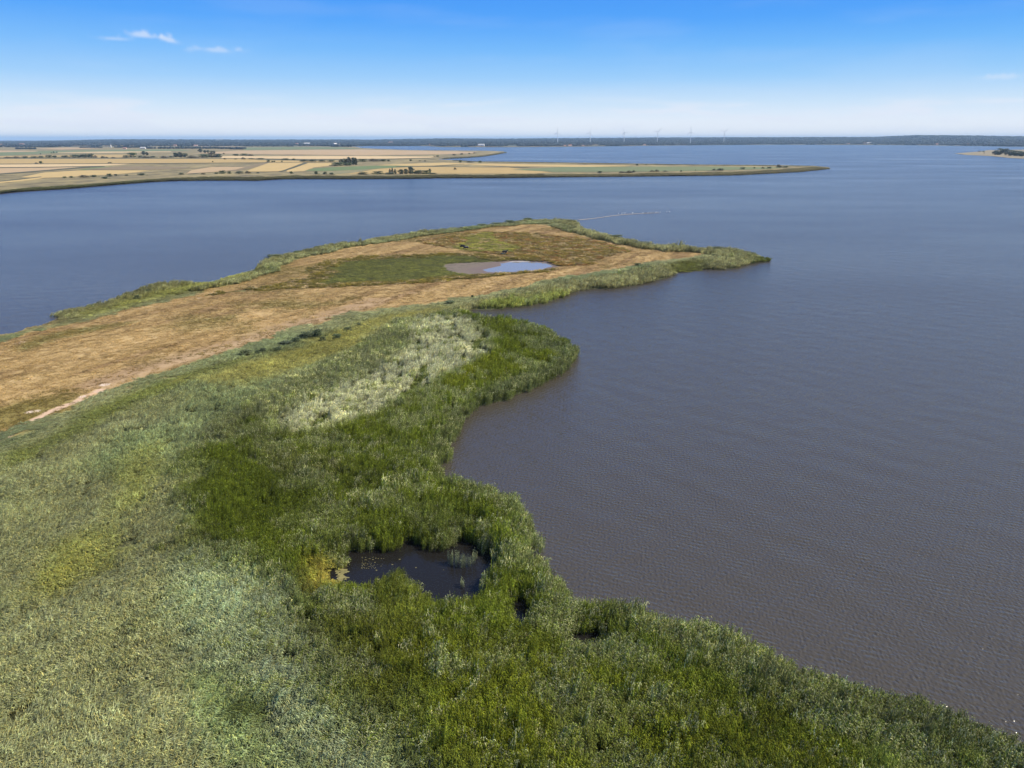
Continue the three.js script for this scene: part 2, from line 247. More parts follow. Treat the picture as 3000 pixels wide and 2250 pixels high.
const swell = (() => {   // slower, longer wavelets between the ripples, as heights
  const N = 1024, d = new Uint8Array(N * N * 4), r = rng(31), h = new Float32Array(N * N), size = 150;
  for (let w = 0; w < 60; w++) { const L = 2.5 * Math.pow(4, r()), a = (72 + (r() + r() + r() - 1.5) * 70) / 57.2958, kx = Math.round(Math.cos(a) * size / L), ky = Math.round(Math.sin(a) * size / L), ph = r() * 6.283, amp = L * (0.5 + r()); for (let j = 0; j < N; j++) for (let i = 0; i < N; i++) h[j * N + i] += amp * Math.cos((kx * i + ky * j) / N * 6.28319 + ph); }
  let m = 0; for (const v of h) m = Math.max(m, Math.abs(v)); for (let i = 0; i < N * N; i++) { const v = 127.5 + 127.5 * h[i] / m; d.set([v, v, v, 255], i * 4); }
  const t = new THREE.DataTexture(d, N, N); t.wrapS = t.wrapT = THREE.RepeatWrapping; t.magFilter = THREE.LinearFilter; t.repeat.set(61 / size, 61 / size); t.needsUpdate = true; return t;
})();
const gusts = (() => { const N = 512, d = new Uint8Array(N * N * 4); for (let j = 0; j < N; j++) for (let i = 0; i < N; i++) { const u = i / N, v = j / N, f = (a, b) => fbm(a * 7 + 3, b * 16, 5), n = lerp(lerp(f(u, v), f(u - 1, v), u), lerp(f(u, v - 1), f(u - 1, v - 1), u), v), q = 255 * clamp(0.62 + 0.6 * (n - 0.5)); d.set([q, q, q, 255], (j * N + i) * 4); } const t = new THREE.DataTexture(d, N, N); t.wrapS = t.wrapT = THREE.RepeatWrapping; t.magFilter = THREE.LinearFilter; t.repeat.set(61 / 900, 61 / 900); t.needsUpdate = true; return t; })();
const waves = waveMap(2048, 61, 90, 21, 0.18, 74, 110, 0.16, 0.95), ripples = waveMap(512, 9, 40, 22, 0.05, 62, 110, 0.12, 0.8);
{
  const rings = [0], R = 48000; for (let r = 20; r < R; r *= 1.12) rings.push(r); rings.push(R);
  const S = 144, pos = [], uv = [], idx = [];
  rings.forEach((r, k) => { for (let s = 0; s <= S; s++) { const a = s / S * 2 * Math.PI, x = r * Math.sin(a), z = -r * Math.cos(a); pos.push(x, 0, z); uv.push(x / 61, -z / 61); if (k && s < S) { const b = (k - 1) * (S + 1) + s, c = b + S + 1; idx.push(b, b + 1, c, b + 1, c + 1, c); } } });
  const g = new THREE.BufferGeometry(); g.setAttribute('position', new THREE.Float32BufferAttribute(pos, 3)); g.setAttribute('uv', new THREE.Float32BufferAttribute(uv, 2)); g.setIndex(idx); g.computeVertexNormals();
  const m = new THREE.MeshPhysicalMaterial({ color: RGB(0.053, 0.0455, 0.036), roughness: 0.33, roughnessMap: gusts, bumpMap: swell, bumpScale: 0.15, ior: 1.333, normalMap: waves, normalScale: new THREE.Vector2(1, 1) });
  structure(new THREE.Mesh(g, m), 'lake_water', 'wide blue and grey brown rippled lake around the peninsula', 'water');
}
function sheet(pts, y, mat, uvScale) {
  const s = new THREE.Shape(pts.map(([x, z]) => new THREE.Vector2(x, -z))), g = new THREE.ShapeGeometry(s); g.rotateX(-Math.PI / 2); g.translate(0, y, 0);
  const p = g.attributes.position, uv = g.attributes.uv; for (let i = 0; i < p.count; i++) uv.setXY(i, p.getX(i) / uvScale, -p.getZ(i) / uvScale);
  return new THREE.Mesh(g, mat);
}
{
  const still = new THREE.MeshPhysicalMaterial({ color: RGB(0.21, 0.19, 0.165), roughness: 0.05, ior: 1.333, normalMap: ripples, normalScale: new THREE.Vector2(0.06, 0.06) });  // base colour lightened to carry part of the pale sky reflection
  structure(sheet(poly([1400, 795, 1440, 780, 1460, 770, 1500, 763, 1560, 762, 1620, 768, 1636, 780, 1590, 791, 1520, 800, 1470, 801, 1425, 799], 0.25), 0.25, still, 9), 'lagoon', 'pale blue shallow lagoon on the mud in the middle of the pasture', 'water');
  const peat = new THREE.MeshPhysicalMaterial({ color: RGB(0.012, 0.011, 0.010), roughness: 0.06, specularIntensity: 0.6, ior: 1.333, normalMap: ripples, normalScale: new THREE.Vector2(0.5, 0.5) });
  const c = poly3([960, 1740, 0, 960, 1640, 0, 1000, 1600, 0, 1190, 1570, 0, 1340, 1575, 0, 1420, 1600, 0, 1466, 1640, 0, 1462, 1700, 0, 1450, 1900, 0, 1250, 1930, 0, 1000, 1800, 0]);
  structure(sheet(c, 0.012, peat, 9), 'pond', 'dark peaty pond enclosed by green reeds in the foreground', 'water');
  const c2 = poly3([1440, 1760, 0, 1500, 1730, 0, 1560, 1760, 0, 1570, 1850, 0, 1500, 1900, 0, 1440, 1850, 0]), c3 = poly3([1600, 1900, 0, 1640, 1835, 0, 1800, 1830, 0, 1820, 1900, 0, 1720, 1960, 0]);
  structure(sheet(c2, 0.013, peat, 9), 'pool', 'narrow water gap behind the round reed clump, painted black for its shade', 'water');  // water in the reed gap, its shade painted in as black
  structure(sheet(c3, 0.013, peat, 9), 'pool', 'small dark sheet painted as the shade under the second round reed clump', 'water');  // only shade lies here, drawn as a dark sheet
}

// ---------------------------------------------------------------- reeds and grasses
const WIND = new THREE.Vector3(1, 0, 0);
function plantPatch(seed, o) {
  const r = rng(seed), pos = [], col = [];
  const tri = (a, b, c, k) => { pos.push(...a, ...b, ...c); for (let i = 0; i < 3; i++) col.push(...k); };
  const ribbon = (P, W, side, k) => {
    for (let i = 0; i < P.length - 1; i++) {
      const a = P[i], b = P[i + 1], wa = W[i], wb = W[i + 1];
      const a0 = [a[0] - side[0] * wa, a[1], a[2] - side[1] * wa], a1 = [a[0] + side[0] * wa, a[1], a[2] + side[1] * wa], b0 = [b[0] - side[0] * wb, b[1], b[2] - side[1] * wb], b1 = [b[0] + side[0] * wb, b[1], b[2] + side[1] * wb];
      if (wa > 1e-4) tri(a0, a1, b0, k); if (wb > 1e-4) tri(a1, b1, b0, k);
    }
  };
  const tufts = []; for (let i = 0; i < o.tufts; i++) tufts.push([(r() - 0.5) * o.size, (r() - 0.5) * o.size, (o.low ?? 0.7) + (1 - (o.low ?? 0.7)) * r(), 0.6 + 0.8 * r(), (r() - 0.5) * 0.7]);
  for (let s = 0; s < o.n; s++) {
    const T = tufts[(r() * tufts.length) | 0], ta = r() * 6.283, tr = 0.3 * o.size / Math.sqrt(o.tufts) * Math.sqrt(-2 * Math.log(0.02 + 0.97 * r())) , x = T[0] + Math.cos(ta) * tr, z = T[1] + Math.sin(ta) * tr, L = T[2] * (1 - o.vary * r()), wa = T[4] + (r() - 0.5) * o.swing, ln = o.lean * (0.5 + r()), lx = Math.cos(wa) * ln + (r() - 0.5) * o.loose, lz = Math.sin(wa) * ln + (r() - 0.5) * o.loose;
    const at = t => [x + lx * L * Math.pow(t, 1.7), L * (t - o.sag * t * t * t), z + lz * L * Math.pow(t, 1.7)];
    const az = r() * 6.283, side = [Math.cos(az), Math.sin(az)], tone = T[3] * (0.6 + 0.8 * r()), k = [tone * (0.95 + 0.15 * r()), tone, tone * (0.8 + 0.5 * r())];
    const lm = o.green ?? [1, 1, 1]; for (let i = 0; i < 3; i++) k[i] *= lm[i];
    const dry = r() < o.dry, kk = dry ? [1.55 * tone, 1.3 * tone, 1.1 * tone] : k;
    ribbon([at(0), at(0.5), at(1)], [o.stem, o.stem * 0.8, o.leaves ? 0.3 * o.stem : 0], side, kk);
    for (let l = 0; l < o.leaves; l++) {
      const t = 0.3 + 0.68 * (l + r()) / o.leaves, p = at(t), a = (r() - 0.5) * 2 * o.fan, dx = Math.cos(a), dz = Math.sin(a), len = o.leaf * (0.6 + 0.7 * r()), up = (o.up ?? 0.15) + 0.6 * r();
      const m = [p[0] + dx * len * 0.5, p[1] + len * up * 0.6, p[2] + dz * len * 0.5], e = [p[0] + dx * len, p[1] + len * (up * 0.6 - 0.3 * r()), p[2] + dz * len], q = (r() - 0.5) * 1.2;
      const lt = r() < o.silver ? 2.6 : 0.75 + 0.5 * r(); ribbon([p, m, e], [o.leafW * 0.5, o.leafW, 0], [-dz + q * dx, dx + q * dz], lt > 2 ? [tone * 1.9, tone * 1.85, tone * 2.0] : kk.map(v => v * lt));
    }
    if (r() < o.plume) {
      const p = at(0.97), d = [lx * 0.5 + 0.3, 0.75 - o.sag, lz * 0.5], q = o.head, k2 = [2.1 * tone, 1.75 * tone, 2.0 * tone].map((v, i) => v * o.headTint[i]);
      const m = [p[0] + d[0] * q * 0.5, p[1] + d[1] * q * 0.55, p[2] + d[2] * q * 0.5], e = [p[0] + d[0] * q * 1.1, p[1] + d[1] * q * 0.8, p[2] + d[2] * q];
      ribbon([p, m, e], [0.004, o.headW, 0], side, k2); ribbon([p, m, e], [0.004, o.headW, 0], [-side[1], side[0]], k2);
    }
  }
  const g = new THREE.BufferGeometry(); g.setAttribute('position', new THREE.Float32BufferAttribute(pos, 3)); g.setAttribute('color', new THREE.Float32BufferAttribute(col, 3)); g.computeVertexNormals(); return g;
}
const blade = new THREE.MeshPhysicalMaterial({ vertexColors: true, roughness: 0.8, specularIntensity: 0.25, transmission: 0.18, thickness: 0, side: THREE.DoubleSide });
const kinds = {
  reed: [...Array(7)].map((_, i) => plantPatch(100 + i, { n: 48, tufts: 11, low: 0.85, up: 0.7, silver: 0, size: 1.15, vary: 0.25, lean: 0.16, loose: 0.12, swing: 0.9, sag: 0.06, stem: 0.008, leaves: 5, leaf: 0.26, leafW: 0.016, fan: 1.5, dry: 0.02, plume: 0.06, head: 0.11, headW: 0.026, headTint: [1.1, 1.1, 1.4] })),
  plumed: [...Array(6)].map((_, i) => plantPatch(120 + i, { n: 44, tufts: 10, low: 0.85, up: 0.7, silver: 0.15, green: [0.66, 0.78, 0.28], size: 1.15, vary: 0.25, lean: 0.2, loose: 0.14, swing: 0.9, sag: 0.08, stem: 0.008, leaves: 5, leaf: 0.26, leafW: 0.016, fan: 1.3, dry: 0.08, plume: 0.8, head: 0.13, headW: 0.034, headTint: [1.35, 1.4, 1.45] })),
  silver: [...Array(6)].map((_, i) => plantPatch(130 + i, { n: 44, tufts: 10, low: 0.85, up: 0.6, silver: 0.34, green: [0.64, 0.78, 0.26], size: 1.15, vary: 0.25, lean: 0.22, loose: 0.14, swing: 0.9, sag: 0.08, stem: 0.008, leaves: 5, leaf: 0.26, leafW: 0.016, fan: 1.2, dry: 0.06, plume: 0.3, head: 0.12, headW: 0.03, headTint: [1.05, 1.1, 1.2] })),
  grass: [...Array(7)].map((_, i) => plantPatch(140 + i, { n: 44, tufts: 6, up: 0.3, low: 0.5, silver: 0.06, size: 1.25, vary: 0.35, lean: 0.6, loose: 0.3, swing: 1.0, sag: 0.15, stem: 0.014, leaves: 3, leaf: 0.5, leafW: 0.022, fan: 1.2, dry: 0.12, plume: 0.5, head: 0.24, headW: 0.035, headTint: [0.85, 1.05, 1.05] })),
  lodged: [...Array(6)].map((_, i) => plantPatch(160 + i, { n: 36, tufts: 4, silver: 0.0, size: 1.2, vary: 0.3, lean: 0.62, loose: 0.2, swing: 0.8, sag: 0.36, stem: 0.02, leaves: 4, leaf: 0.34, leafW: 0.03, fan: 0.7, dry: 0.03, plume: 0.4, head: 0.16, headW: 0.03, headTint: [0.75, 0.85, 0.75] })),
  herb: [...Array(6)].map((_, i) => plantPatch(180 + i, { n: 44, tufts: 6, low: 0.4, silver: 0.0, size: 1.2, vary: 0.5, lean: 0.2, loose: 0.7, swing: 6, sag: 0.2, stem: 0.012, leaves: 5, leaf: 0.26, leafW: 0.05, fan: 3.14, dry: 0.06, plume: 0.08, head: 0.15, headW: 0.03, headTint: [0.9, 0.9, 0.5] })),
  turf: [...Array(5)].map((_, i) => plantPatch(200 + i, { n: 70, tufts: 12, silver: 0, size: 1.5, vary: 0.6, lean: 0.5, loose: 0.9, swing: 6, sag: 0.2, stem: 0.035, leaves: 0, leaf: 0, leafW: 0, fan: 0, dry: 0.1, plume: 0, head: 0, headW: 0, headTint: [1, 1, 1] })),
};
const zones = [];
const zone = (flat, h, blur, warp, p) => zones.push({ f: area(poly(flat, h)), blur, warp, p });
// the wet reed bed behind and around the pond
zone([740, 1215, 640, 1290, 575, 1370, 545, 1470, 560, 1560, 640, 1640, 760, 1700, 850, 1720, 840, 1820, 920, 1930, 960, 2030, 1100, 2140, 1250, 2300, 3100, 2400, 3100, 2100, 1800, 1600, 1720, 900, 1400, 900, 1250, 915, 1180, 1010, 1000, 1110, 850, 1160], 1.6, 5, 8, { reed: 1, tall: 2.6, plume: 0.2, tint: [0.16, 0.205, 0.016], pale: 0.38 });
// far reed fringes
zone([1250, 915, 1400, 905, 1600, 895, 1700, 860, 1960, 815, 2100, 795, 2260, 770, 2240, 740, 2090, 715, 1900, 700, 1700, 640, 1600, 630, 1690, 690, 1900, 735, 2080, 745, 1950, 775, 1650, 830, 1380, 880], 1, 3, 4, { reed: 0.25, tall: 2.1, plume: 0.1, tint: [0.28, 0.275, 0.11], pale: 0.05 });
zone([2220, 745, 2265, 755, 2260, 772, 2200, 775], 1, 3, 2, { reed: 1, tall: 1.3, plume: 0, tint: [0.14, 0.17, 0.015], pale: 0 });
zone([1960, 800, 2060, 800, 2060, 772, 2000, 768, 1960, 778], 0.5, 3, 2, { reed: 0.6, tall: 0.8, plume: 0, tint: [0.12, 0.13, 0.02], pale: 0 });
zone([-120, 995, 0, 985, 150, 955, 200, 940, 190, 925, 120, 935, 0, 945, -120, 955], 0.3, 2, 2, { reed: 0, herb: 0.3, tall: 0.14, plume: 0, tint: [0.30, 0.23, 0.08], pale: 0 });
zone([170, 948, 240, 930, 450, 880, 660, 830, 760, 800, 900, 740, 1150, 700, 1400, 660, 1620, 645, 1600, 630, 1300, 655, 900, 715, 760, 745, 480, 810, 145, 898, 145, 930], 1, 4, 4, { reed: 0.2, tall: 1.9, plume: 0.1, tint: [0.22, 0.22, 0.085], pale: 0.05 });
zone([240, 930, 450, 875, 660, 825, 760, 790, 740, 782, 640, 815, 500, 845, 330, 890, 230, 915], 0.6, 3, 3, { reed: 0, herb: 0.8, tall: 0.9, plume: 0, tint: [0.24, 0.25, 0.055], pale: 0.05 });
zone([1340, 918, 1420, 910, 1500, 904, 1600, 890, 1690, 862, 1680, 850, 1560, 868, 1400, 890], 1, 2, 2, { tint: [0.26, 0.29, 0.06], pale: 0.2 });
// grey reeds, the lodged pale belt, green with wind marks
zone([1250, 915, 1220, 935, 1210, 980, 1150, 1040, 1050, 1085, 960, 1130, 900, 1190, 780, 1260, 620, 1300, 560, 1260, 700, 1180, 900, 1080, 1080, 985, 1150, 930], 1.6, 3, 5, { reed: 0.8, tall: 2.1, plume: 0.55, tint: [0.20, 0.22, 0.09], pale: 0.25 });
zone([1225, 930, 1330, 924, 1420, 945, 1460, 975, 1430, 1035, 1350, 1090, 1220, 1150, 1100, 1210, 970, 1250, 850, 1265, 790, 1250, 850, 1195, 950, 1140, 1060, 1085, 1155, 1035, 1205, 985], 1.6, 2.2, 6, { reed: 1, lodged: 0.88, tall: 2.1, plume: 0.3, tint: [0.48, 0.49, 0.265], pale: 0.3, gap: 0.1 });
zone([1500, 1000, 1640, 1010, 1650, 1050, 1560, 1090, 1400, 1130, 1250, 1170, 1180, 1180, 1300, 1100, 1440, 1040], 1.8, 3, 6, { reed: 1, tall: 2.3, plume: 0.05, tint: [0.20, 0.22, 0.014], pale: 0.35 });
zone([1290, 1360, 1320, 1280, 1400, 1180, 1560, 1120, 1680, 1060, 1690, 1000, 1640, 1010, 1640, 1040, 1560, 1085, 1440, 1130, 1360, 1180, 1290, 1270, 1250, 1340], 2, 2, 2, { reed: 1, tall: 2.7, plume: 0.5, tint: [0.17, 0.20, 0.07], pale: 0.4 });
zone([1270, 1370, 1420, 1400, 1540, 1470, 1590, 1560, 1570, 1650, 1500, 1640, 1540, 1560, 1480, 1480, 1380, 1430, 1280, 1400], 2.4, 2, 2, { reed: 1, tall: 2.8, plume: 0.65, tint: [0.16, 0.19, 0.07], pale: 0.4 });
zone([560, 1380, 680, 1260, 780, 1290, 900, 1300, 930, 1400, 800, 1470, 700, 1480, 600, 1450], 1.6, 4, 8, { tint: [0.13, 0.15, 0.03], pale: 0.6, plume: 0.4 });
// deep green stands
zone([730, 1215, 640, 1290, 575, 1370, 545, 1470, 560, 1560, 640, 1640, 760, 1700, 860, 1720, 960, 1640, 1010, 1570, 960, 1480, 860, 1430, 790, 1400, 760, 1330, 800, 1260], 1.8, 2.5, 7, { reed: 1, tall: 2.4, plume: 0.03, tint: [0.105, 0.137, 0.009], pale: 0.2, gap: 0.05 });
zone([960, 1480, 1150, 1440, 1330, 1440, 1440, 1500, 1420, 1560, 1250, 1580, 1050, 1600, 960, 1570], 2.4, 2.5, 6, { reed: 1, tall: 2.5, plume: 0.03, tint: [0.125, 0.16, 0.011], pale: 0.18 });
zone([1380, 940, 1500, 935, 1600, 965, 1640, 1010, 1590, 1060, 1440, 1110, 1260, 1170, 1080, 1250, 900, 1300, 860, 1280, 980, 1255, 1110, 1215, 1240, 1155, 1370, 1095, 1450, 1040, 1475, 985], 2, 2.5, 5, { reed: 1, tall: 2.3, plume: 0.05, tint: [0.15, 0.185, 0.012], pale: 0.34 });
zone([900, 1800, 1080, 1800, 1240, 1850, 1260, 1960, 1180, 2060, 1040, 2080, 930, 1980], 2, 3, 6, { reed: 1, tall: 2.4, plume: 0.05, tint: [0.125, 0.145, 0.014], pale: 0.25 });
// lower right: plumed margin and olive interior
zone([1790, 1745, 1960, 1795, 2080, 1812, 2300, 1920, 2600, 2005, 3100, 2160, 3100, 2260, 2700, 2160, 2300, 2050, 2050, 1930, 1850, 1830], 2.4, 2, 2, { reed: 1, tall: 2.6, plume: 0.9, tint: [0.18, 0.2, 0.07], pale: 0.4 });
zone([1220, 1900, 1500, 1900, 1900, 1980, 2300, 2080, 2600, 2300, 1300, 2300, 1230, 2100], 2, 3, 8, { reed: 1, tall: 2.5, plume: 0.15, tint: [0.165, 0.195, 0.013], pale: 0.28 });
zone([900, 1660, 985, 1640, 1000, 1700, 980, 1730, 900, 1740], 0.6, 2, 2, { reed: 0, herb: 0.9, tall: 0.8, plume: 0.1, tint: [0.27, 0.23, 0.04], pale: 0.1 });
zone([1080, 1690, 1120, 1650, 1170, 1650, 1260, 1740, 1240, 1800, 1100, 1790], 2.2, 2, 2, { reed: 1, tall: 2.2, plume: 0.1, tint: [0.16, 0.19, 0.02], pale: 0.05 });
// herb streaks and the bluish canary grass on the left
zone([480, 1290, 460, 1380, 430, 1470, 350, 1560, 320, 1640, 220, 1690, 90, 1730, 100, 1660, 230, 1570, 300, 1500, 340, 1400, 390, 1310], 0.8, 2.5, 5, { herb: 0.6, tall: 0.95, plume: 0.1, tint: [0.25, 0.275, 0.07], pale: 0.05 });
zone([180, 1620, 300, 1570, 330, 1600, 230, 1690, 130, 1730, 110, 1690], 0.8, 4, 5, { herb: 0.7, tall: 0.9, plume: 0, tint: [0.275, 0.28, 0.06], pale: 0 });
zone([470, 1660, 560, 1600, 700, 1640, 800, 1710, 830, 1810, 900, 1950, 960, 2060, 1180, 2260, 900, 2260, 700, 2060, 560, 1900, 470, 1760], 1.4, 3, 5, { tall: 1.5, plume: 0.5, tint: [0.26, 0.31, 0.15], pale: 0.3 });
zone([560, 1960, 640, 1990, 760, 2080, 880, 2200, 900, 2260, 640, 2260, 560, 2100], 1, 2, 4, { herb: 0.2, tall: 1.0, plume: 0.2, tint: [0.19, 0.24, 0.085], pale: 0.1 });
zone([640, 2060, 720, 2050, 800, 2090, 880, 2150, 860, 2180, 780, 2130, 690, 2085], 1, 1, 2, { tall: 0.8, tint: [0.06, 0.08, 0.02], pale: 0, gap: 0.5 });
zone([0, 1330, 130, 1270, 300, 1170, 480, 1110, 640, 1060, 760, 1030, 700, 1060, 560, 1110, 380, 1180, 200, 1290, 60, 1350, 0, 1400], 0.8, 2, 3, { herb: 0.7, tall: 0.8, plume: 0.05, tint: [0.16, 0.185, 0.04], pale: 0.05 });
zone([560, 1110, 760, 1045, 900, 1000, 1060, 935, 1280, 892, 1340, 890, 1330, 905, 1180, 935, 1080, 985, 900, 1070, 700, 1130], 0.8, 4, 7, { herb: 0.6, tall: 0.75, plume: 0.1, tint: [0.25, 0.245, 0.06], pale: 0.1 });

zone([1010, 1405, 1100, 1400, 1110, 1450, 1020, 1460], 1.2, 1.5, 3, { tint: [0.10, 0.13, 0.012], gap: 0.75, pale: 0 });
const beds = {}, M4 = new THREE.Matrix4(), Q = new THREE.Quaternion(), QY = new THREE.Quaternion(), UP = new THREE.Vector3(0, 1, 0);
function put(bed, kind, v, x, y, z, sx, sy, yaw, c) { const b = ((beds[bed] ??= {})[kind + v] ??= { g: kinds[kind][v], m: [], c: [] }); QY.setFromAxisAngle(UP, yaw); M4.compose(new THREE.Vector3(x, y, z), QY, new THREE.Vector3(sx, sy, sx)); b.m.push(...M4.elements); b.c.push(...c); }
function inView(x, z, margin) { const d = -z * CT + EYE * ST; if (d < 5) return false; const half = 1500 / FOCAL * d + margin; if (Math.abs(x) > half) return false; const down = Math.atan2(EYE, -z); return z < 0 && down < TILT + Math.atan(1125 / FOCAL) + margin / 75; }
{
  const r = rng(9);
  const dist = (x, z) => Math.hypot(x, z, EYE);
  const sow = (z0, z1, s) => {
    for (let z = z0; z > z1; z -= s) for (let x = X0 + 5; x < X1 - 5; x += s) {
      const X = x + (r() - 0.5) * s, Z = z + (r() - 0.5) * s;
      const rag = (vnoise(X / 1.6, Z / 1.6) - 0.5) * 2.2, l = aLand(X, Z) + rag * 0.9; if (l < 0.1 || !inView(X, Z, 6)) continue;
      let hole = aPond(X, Z) + rag * 0.6; for (const f of gaps) hole = Math.max(hole, f(X, Z) + rag * 0.3);
      if (hole > -0.1 || aMud(X, Z) > -0.5) continue;
      const fine = fbm(X / 2.2, Z / 2.2, 3), mid = fbm(X / 9 + 30, Z / 9, 3), big = fbm(X / 26, Z / 26 + 8, 3), wob = fbm(X / 6 + 70, Z / 6, 3) - 0.5, wob2 = fbm(X / 6, Z / 6 + 90, 3) - 0.5;
      const p = aPasture(X, Z) + (mid - 0.5) * 9;
      const y = Math.max(-0.35, heightAt(X, Z)), k = Math.max(1, s / 0.8);
      const m1 = aMeadow1(X, Z) + wob * 8, m2 = aMeadow2(X, Z) + wob * 9;
      if (p > 1.5 || m1 > 0 || m2 > 0) {                                            // grazed land
        if (m1 > 0 || m2 > 0) {
          const br = aBright(X, Z) + wob * 8, inner = sstep(4, 10, m1);
          let c = m1 > m2 ? [lerp(0.165, 0.115, inner), lerp(0.135, 0.125, inner), 0.02] : [0.185, 0.145, 0.024];
          if (br > 0) c = [0.22, 0.22, 0.036]; else if (m2 > m1 && r() < 0.3) c = [0.22, 0.12, 0.03];
          const tn = (0.35 + 1.3 * fine) * (0.75 + 0.5 * r()); const tan = r() < 0.18 * (1 - inner) ? 1.9 : 1; if (r() < 0.15) continue;
          put('meadow_grass', 'herb', (r() * 5) | 0, X, y, Z, k * (0.9 + 0.4 * r()), lerp(0.1, 1.15, fine) * (inner > 0.5 ? 0.5 : 1) * (0.7 + 0.6 * r()), r() * 6.28, tan > 1 ? [0.34 * tn, 0.265 * tn, 0.12 * tn] : [c[0] * tn, c[1] * tn, c[2] * tn]);
        } else if (r() < 0.75) {
          const q = pickLawn(X, Z), ol = sstep(0.5, 0.68, q.big) * sstep(0.38, 0.6, q.mid) + sstep(-1, 3, aStripA(X, Z) + wob * 6) + 1.3 * sstep(-4, 4, aOliveL(X, Z) + wob * 14), t = clamp(q.streak * 2.3 - 0.68 + 0.8 * (q.mown - 0.5), 0, 1), n = (0.75 + 0.35 * r()) * (0.78 + 0.36 * q.fine);
          const t3 = sstep(6, 2, track3(X, Z)), t1 = Math.min(track1(X, Z), track2(X, Z)); if (track1(X, Z) < 1.1 && r() < 0.85 || t3 > 0.4 && r() < 0.6) continue;
          const c = [lerp(0.21, 0.435, t), lerp(0.138, 0.308, t), lerp(0.044, 0.118, t)], d = clamp(ol) * 0.75;
          put('pasture_grass', 'turf', (r() * 5) | 0, X, y - 0.02, Z, k * 1.1, 0.09 + 0.13 * q.fine + 0.1 * clamp(ol), r() * 6.28, [lerp(c[0], 0.165, d) * n, lerp(c[1], 0.14, d) * n, lerp(c[2], 0.03, d) * n]);
        }
        continue;
      }
      // tall growth: start from the grey green meadow of the left side, then apply the zones
      const P = { reed: 0, lodged: 0, herb: 0.08, tall: 1.25, plume: 0.4, tint: [0.228, 0.242, 0.1], pale: 0.2, gap: 0.09 };
      const gn = sstep(0.48, 0.66, big); P.tint = [lerp(P.tint[0], 0.17, gn), lerp(P.tint[1], 0.205, gn), lerp(P.tint[2], 0.08, gn)];
      for (const zn of zones) {
        const w = sstep(-zn.blur, zn.blur, zn.f(X, Z) + wob2 * zn.warp + wob * zn.warp * 0.6);
        if (w <= 0) continue;
        for (const key in zn.p) if (key === 'tint') for (let i = 0; i < 3; i++) P.tint[i] = lerp(P.tint[i], zn.p.tint[i], w); else P[key] = lerp(P[key], zn.p[key], w);
        if (!('gap' in zn.p)) P.gap = lerp(P.gap, 0, w); if (!('lodged' in zn.p)) P.lodged = lerp(P.lodged, 0, w); if (!('herb' in zn.p)) P.herb = lerp(P.herb, 0, w);
      }
      const edge = Math.min(l, -hole);
      const dark = sstep(0.40, 0.28, fine) * (P.reed > 0.5 ? 0.6 : 0.7) + P.gap * (fine < 0.45 ? 1 : 0.2);
      if (r() < dark && edge > 2) continue;
      const wind = sstep(0.5, 0.62, fbm((X * 0.9 + Z * 0.4) / 6.5 + 20, (Z * 0.9 - X * 0.4) / 3.6 + 5, 3)) * P.pale * 2.6;   // tufts that show their pale side
      const yaw = (fbm(X / 9 + 3, Z / 9 + 60, 2) - 0.5) * (P.lodged > 0.5 ? 3.4 : P.reed > 0.5 ? 2.2 : 3.2) + (r() - 0.5) * 0.7 + 0.25;
      const tn = (0.5 + 0.7 * mid + 0.3 * fine) * (0.8 + 0.4 * r());
      const c = P.tint.map((v, i) => lerp(v * tn, [0.3, 0.32, 0.17][i], clamp(wind * 0.2)));
      const hollow = P.lodged > 0.5 && fbm(X / 1.7 + 40, Z / 3.4 + 11, 3) < 0.455; if (hollow) { c[0] = 0.12; c[1] = 0.15; c[2] = 0.03; }
      const rim = P.reed > 0.5 || l < 14 && Z < -215 ? 1 : lerp(0.22, 1, sstep(2, -14, aPasture(X, Z) + wob * 4));   // low growth beside the grazed land
      let hgt = rim * (hollow ? 0.4 : 1) * P.tall * (0.68 + (P.reed > 0.5 ? 0.15 : 0.35) * fine + 0.5 * mid) * (0.88 + 0.24 * r()) * (r() < 0.05 ? 1.35 : 1) * (edge < 1.2 ? 0.75 + 0.2 * edge : 1);
      const u = r(), kind = u < P.lodged ? 'lodged' : u < P.lodged + P.herb ? 'herb' : r() < P.reed ? (r() < wind * 0.9 ? 'silver' : r() < P.plume ? 'plumed' : 'reed') : 'grass';
      const bed = kind === 'reed' || kind === 'plumed' || kind === 'silver' || kind === 'lodged' ? 'reed_bed' : 'tall_grass';
      if (kind === 'silver' || kind === 'plumed') { const q = clamp(P.tint[1] / 0.2, 0.8, 1.1) * tn; c[0] = 0.24 * q; c[1] = 0.255 * q; c[2] = 0.115 * q; }
      put(bed, kind, (r() * kinds[kind].length) | 0, X, y - 0.05, Z, k * (0.8 + 0.55 * r()), hgt * (kind === 'lodged' ? 1.1 : 1), yaw, c);
    }
  };
  sow(-20, -95, 0.62); sow(-95, -170, 0.8); sow(-170, -300, 1.15); sow(-300, -470, 1.5);
}
const bedLabels = { reed_bed: ['dense green and straw coloured reed bed along the lake shore', 'reeds'], tall_grass: ['tall grey green windblown grass filling the lower left', 'grass'], meadow_grass: ['low dark green tussocks of the wet hollow around the lagoon', 'grass'], pasture_grass: ['short brown parched grass covering the dry pasture', 'grass'] };
let planted = 0;
function copiesOf(g, mats, cols, mat) {
  const n = mats.length / 16, im = new THREE.InstancedMesh(g, mat, n); im.instanceMatrix.array.set(mats);
  im.instanceColor = new THREE.InstancedBufferAttribute(new Float32Array(cols), 3); planted += n; return im;
}
